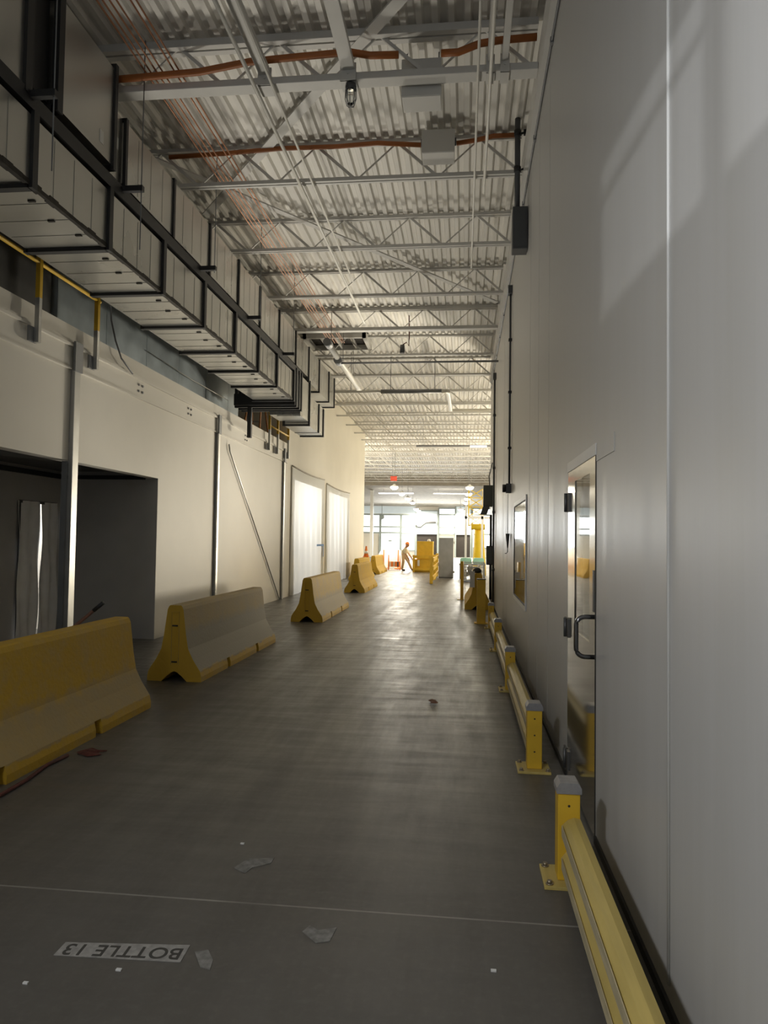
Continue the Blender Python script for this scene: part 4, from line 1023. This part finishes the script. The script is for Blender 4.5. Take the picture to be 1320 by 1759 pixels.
R_ = [(.10, .11), (.10, .115), (.10, .13), .065, .058, .118, .095, .065, .048, .04, .095, .065, .048, .04, .06, .045, .034, .028, .06, .045, .034, .028, (.112, .10), (.085, .08)]
skinned('body', V, E_, R_, M_skin, t)
skinned('shirt', [Wp(-.025, 0, .83)]+V[1:3]+[V[14], V[15], V[18], V[19]], [(0, 1), (1, 2), (2, 3), (3, 4), (2, 5), (5, 6)], [(.148, .155), (.145, .165), (.145, .18), .085, .062, .085, .062], M_shirt, t)
skinned('trousers', [V[0], V[6], V[7], Wp(-.105, -.10, .07), V[10], V[11], Wp(.375, .10, .08), V[1]], [(0, 1), (1, 2), (2, 3), (0, 4), (4, 5), (5, 6), (0, 7)], [(.135, .145), .106, .078, .064, .106, .078, .064, (.125, .145)], M_trous, t)
for nm, a, b_ in (('boot', Wp(-.11, -.10, .055), Wp(.08, -.12, .045)), ('boot', Wp(.34, .10, .065), Wp(.52, .08, .05))):
    skinned(nm, [a, b_], [(0, 1)], [(.06, .055), (.045, .05)], M_shoe, t, 2)
for s, hv in ((-1, V[17]), (1, V[21])):
    hv = Vector(hv)
    vs_ = [hv+Vector((-.03, 0, .10)), hv+Vector((.03, 0, -.07))]; ed = [(0, 1)]; rd = [.032, .036]
    for k in range(4):
        i = len(vs_); a = (k-1.5)*.018
        vs_ += [hv+Vector((.04, a, -.10)), hv+Vector((.045, a, -.14-.008*(1.5-abs(k-1.5)))), hv+Vector((.035, a, -.165))]
        ed += [(1, i), (i, i+1), (i+1, i+2)]; rd += [.011, .010, .009]
    i = len(vs_); vs_ += [hv+Vector((.055, -.02*s, -.05)), hv+Vector((.075, -.02*s, -.08))]; ed += [(0, i), (i, i+1)]; rd += [.012, .010]
    skinned('hand', vs_, ed, rd, M_skin, t, 1)
hc = Vector(V[22])+Vector((.0, 0, .01))
mb = MB(); mb.lathe([(.135, 0), (.118, .012), (.112, .05), (.085, .10), (.03, .125)], hc, 18); mb.build('hard_hat', M_oplastic, t)
fc = Vector(V[5])+Vector((-.004, 0, .05))
mb = MB(); mb.lathe([(.012, -.015), (.016, 0), (.008, .02)], fc+Vector((.095, -.005, -.015)), 8); nose = mb.build('nose', M_skin, t)
mb = MB(); mb.box(fc.x+.075, fc.x+.092, fc.y-.03, fc.y+.03, fc.z-.058, fc.z-.05); mb.build('mouth', M_red, t)
for s in (-1, 1):
    mb = MB(); mb.lathe([(.004, -.008), (.009, 0), (.004, .008)], fc+Vector((.085, s*.03, .005)), 8); mb.build('eye', M_shoe, t)
    mb = MB(); mb.lathe([(.006, -.03), (.016, 0), (.008, .03)], fc+Vector((0, s*.09, -.005)), 8); mb.build('ear', M_skin, t)

# lamp bodies added for the roof fill spots, hidden by the barriers
for k, (lx, ly, ax, ay, p) in enumerate(ROOF_FILL):
    t = thing('roof_fill_lamp', 'small black added fill lamp hidden on the floor behind the '+('worn grey', 'yellow-grey', 'all-yellow')[k]+' barrier', 'lamp', (lx, ly, 0))
    mb = MB(); mb.box(lx-.12, lx+.12, ly-.09, ly+.09, 0, .03, .004).box(lx-.14, lx-.125, ly-.02, ly+.02, 0, .30).box(lx+.125, lx+.14, ly-.02, ly+.02, 0, .30).box(lx-.14, lx+.14, ly-.02, ly+.02, 0, .02); mb.build('stand', M_black, t)
    mb = MB(); mb.box(lx-.12, lx+.12, ly-.09, ly+.09, .22, .34, .01); mb.build('lamp_head', M_dkgrey, t)
    mb = MB(); mb.box(lx-.10, lx+.10, ly-.07, ly+.07, .34, .345); mb.build('lamp_glass', M_tube, t)

# ------------------------------------------------------------------ small things on the floor
t = thing('broom', 'brown wooden broom handle with dark grip leaning on the back of the nearest barrier', 'broom', (-4.12, 5.7, 0))
mb = MB(); mb.tube((-4.10, 5.7, .06), (-3.045, 5.7, .925), .014, 8); mb.build('broom_handle', M_wood, t)
mb = MB(); mb.tube((-3.045, 5.7, .925), (-2.96, 5.7, .995), .017, 8); mb.build('handle_grip', M_rubber, t)
mb = MB(); mb.box(-4.16, -4.06, 5.5, 5.9, .0, .08, .006); mb.build('broom_head', M_rubber, t)
# strip with letters stuck upside down on the floor
t = thing('floor_strip', 'pale worn floor strip with dark letters near the bottom left', 'floor marking', (-1.25, 2.62, 0))
mb = MB(); mb.prism([(-1.49, 2.57), (-1.012, 2.59), (-1.018, 2.70), (-1.492, 2.655)], .0005, .0025, 'z'); mb.build('strip', M_tape, t)
cu = bpy.data.curves.new('lettering', 'FONT'); cu.body = 'BOTTLE 13'; cu.size = .1; cu.offset = .0012; cu.extrude = .0006; cu.align_x = 'CENTER'; cu.align_y = 'CENTER'; cu.space_character = 1.05
tmp = bpy.data.objects.new('tmp', cu); COL.objects.link(tmp)
dg = bpy.context.evaluated_depsgraph_get(); me = bpy.data.meshes.new_from_object(tmp.evaluated_get(dg)); bpy.data.objects.remove(tmp)
me.name = 'lettering'; me.materials.clear(); me.materials.append(M_char)
xs = [v.co.x for v in me.vertices]; sx = .44/(max(xs)-min(xs))
me.transform(Matrix.Translation((0, .008, .0028)) @ Matrix.Rotation(PI+.06, 4, 'Z') @ Matrix.Diagonal((sx, 1, 1, 1)))
lo = bpy.data.objects.new('lettering', me); COL.objects.link(lo); lo.parent = t
M_smear = mat('faint_tape_smear', (0.20, 0.195, 0.18), .7, var=.35, scale=30)
def patch(name, pts, label, m=M_smear, group=None, z=.002):
    mb = MB(); mb.prism(pts, .0004, z, 'z'); return tag(mb.build(name, m), label, 'floor scrap', group)
patch('tape_residue', [(-1.06, 3.345), (-.99, 3.30), (-.975, 3.36), (-.90, 3.42), (-.90, 3.475), (-1.02, 3.45)], 'pale L-shaped patch of old tape on the floor just beyond the floor joint')
patch('tape_residue', [(-.62, 2.85), (-.55, 2.78), (-.50, 2.80), (-.49, 2.90), (-.56, 2.87), (-.60, 2.90)], 'faint pale smear of old tape before the floor joint')
patch('tape_residue', [(-.985, 2.66), (-.93, 2.57), (-.89, 2.56), (-.90, 2.62), (-.94, 2.68)], 'small pale smear right of the lettered floor strip')
for k, (x, y, s, lab) in enumerate(((.12, 2.69, .010, 'tiny white chip on the floor near the lower right rail'), (-1.49, 2.4, .009, 'tiny white chip left below the lettered strip'), (-1.21, 2.515, .010, 'tiny white chip below the lettered strip'), (-1.10, 3.61, .010, 'tiny pale chip above the L-shaped tape patch'))):
    mb = MB(); mb.box(x-s, x+s, y-s*.6, y+s*.6, .0, .006, .001); tag(mb.build('floor_chip', M_frame), lab, 'chip')
mb = MB(); mb.grid(lambda u, v: (-.28+(u-.5)*.07+.015*math.sin(v*6), 6.95+(v-.5)*.16, .012+.02*math.sin(u*PI)*math.sin(v*PI)), 6, 8); tag(mb.build('dry_leaf', M_wood, fix=False), 'small reddish brown scrap lying mid floor', 'leaf')
mb = MB(); mb.path([(-2.66, 3.6, .012), (-2.70, 4.0, .013), (-2.71, 4.3, .012), (-2.755, 4.6, .012), (-2.735, 4.82, .013)], .012, 7)
tag(mb.build('red_strap', M_rag), 'dark red strap lying along the foot of the nearest barrier', 'strap')
mb = MB(); mb.grid(lambda u, v: (-2.71+.16*u+.02*math.sin(9*v), 4.86+.13*v+.02*math.sin(7*u), .006+.018*math.sin(u*PI)*abs(math.sin(v*7))), 12, 12); tag(mb.build('red_rag', M_rag, fix=False), 'crumpled dark red rag at the foot of the nearest barrier', 'rag')
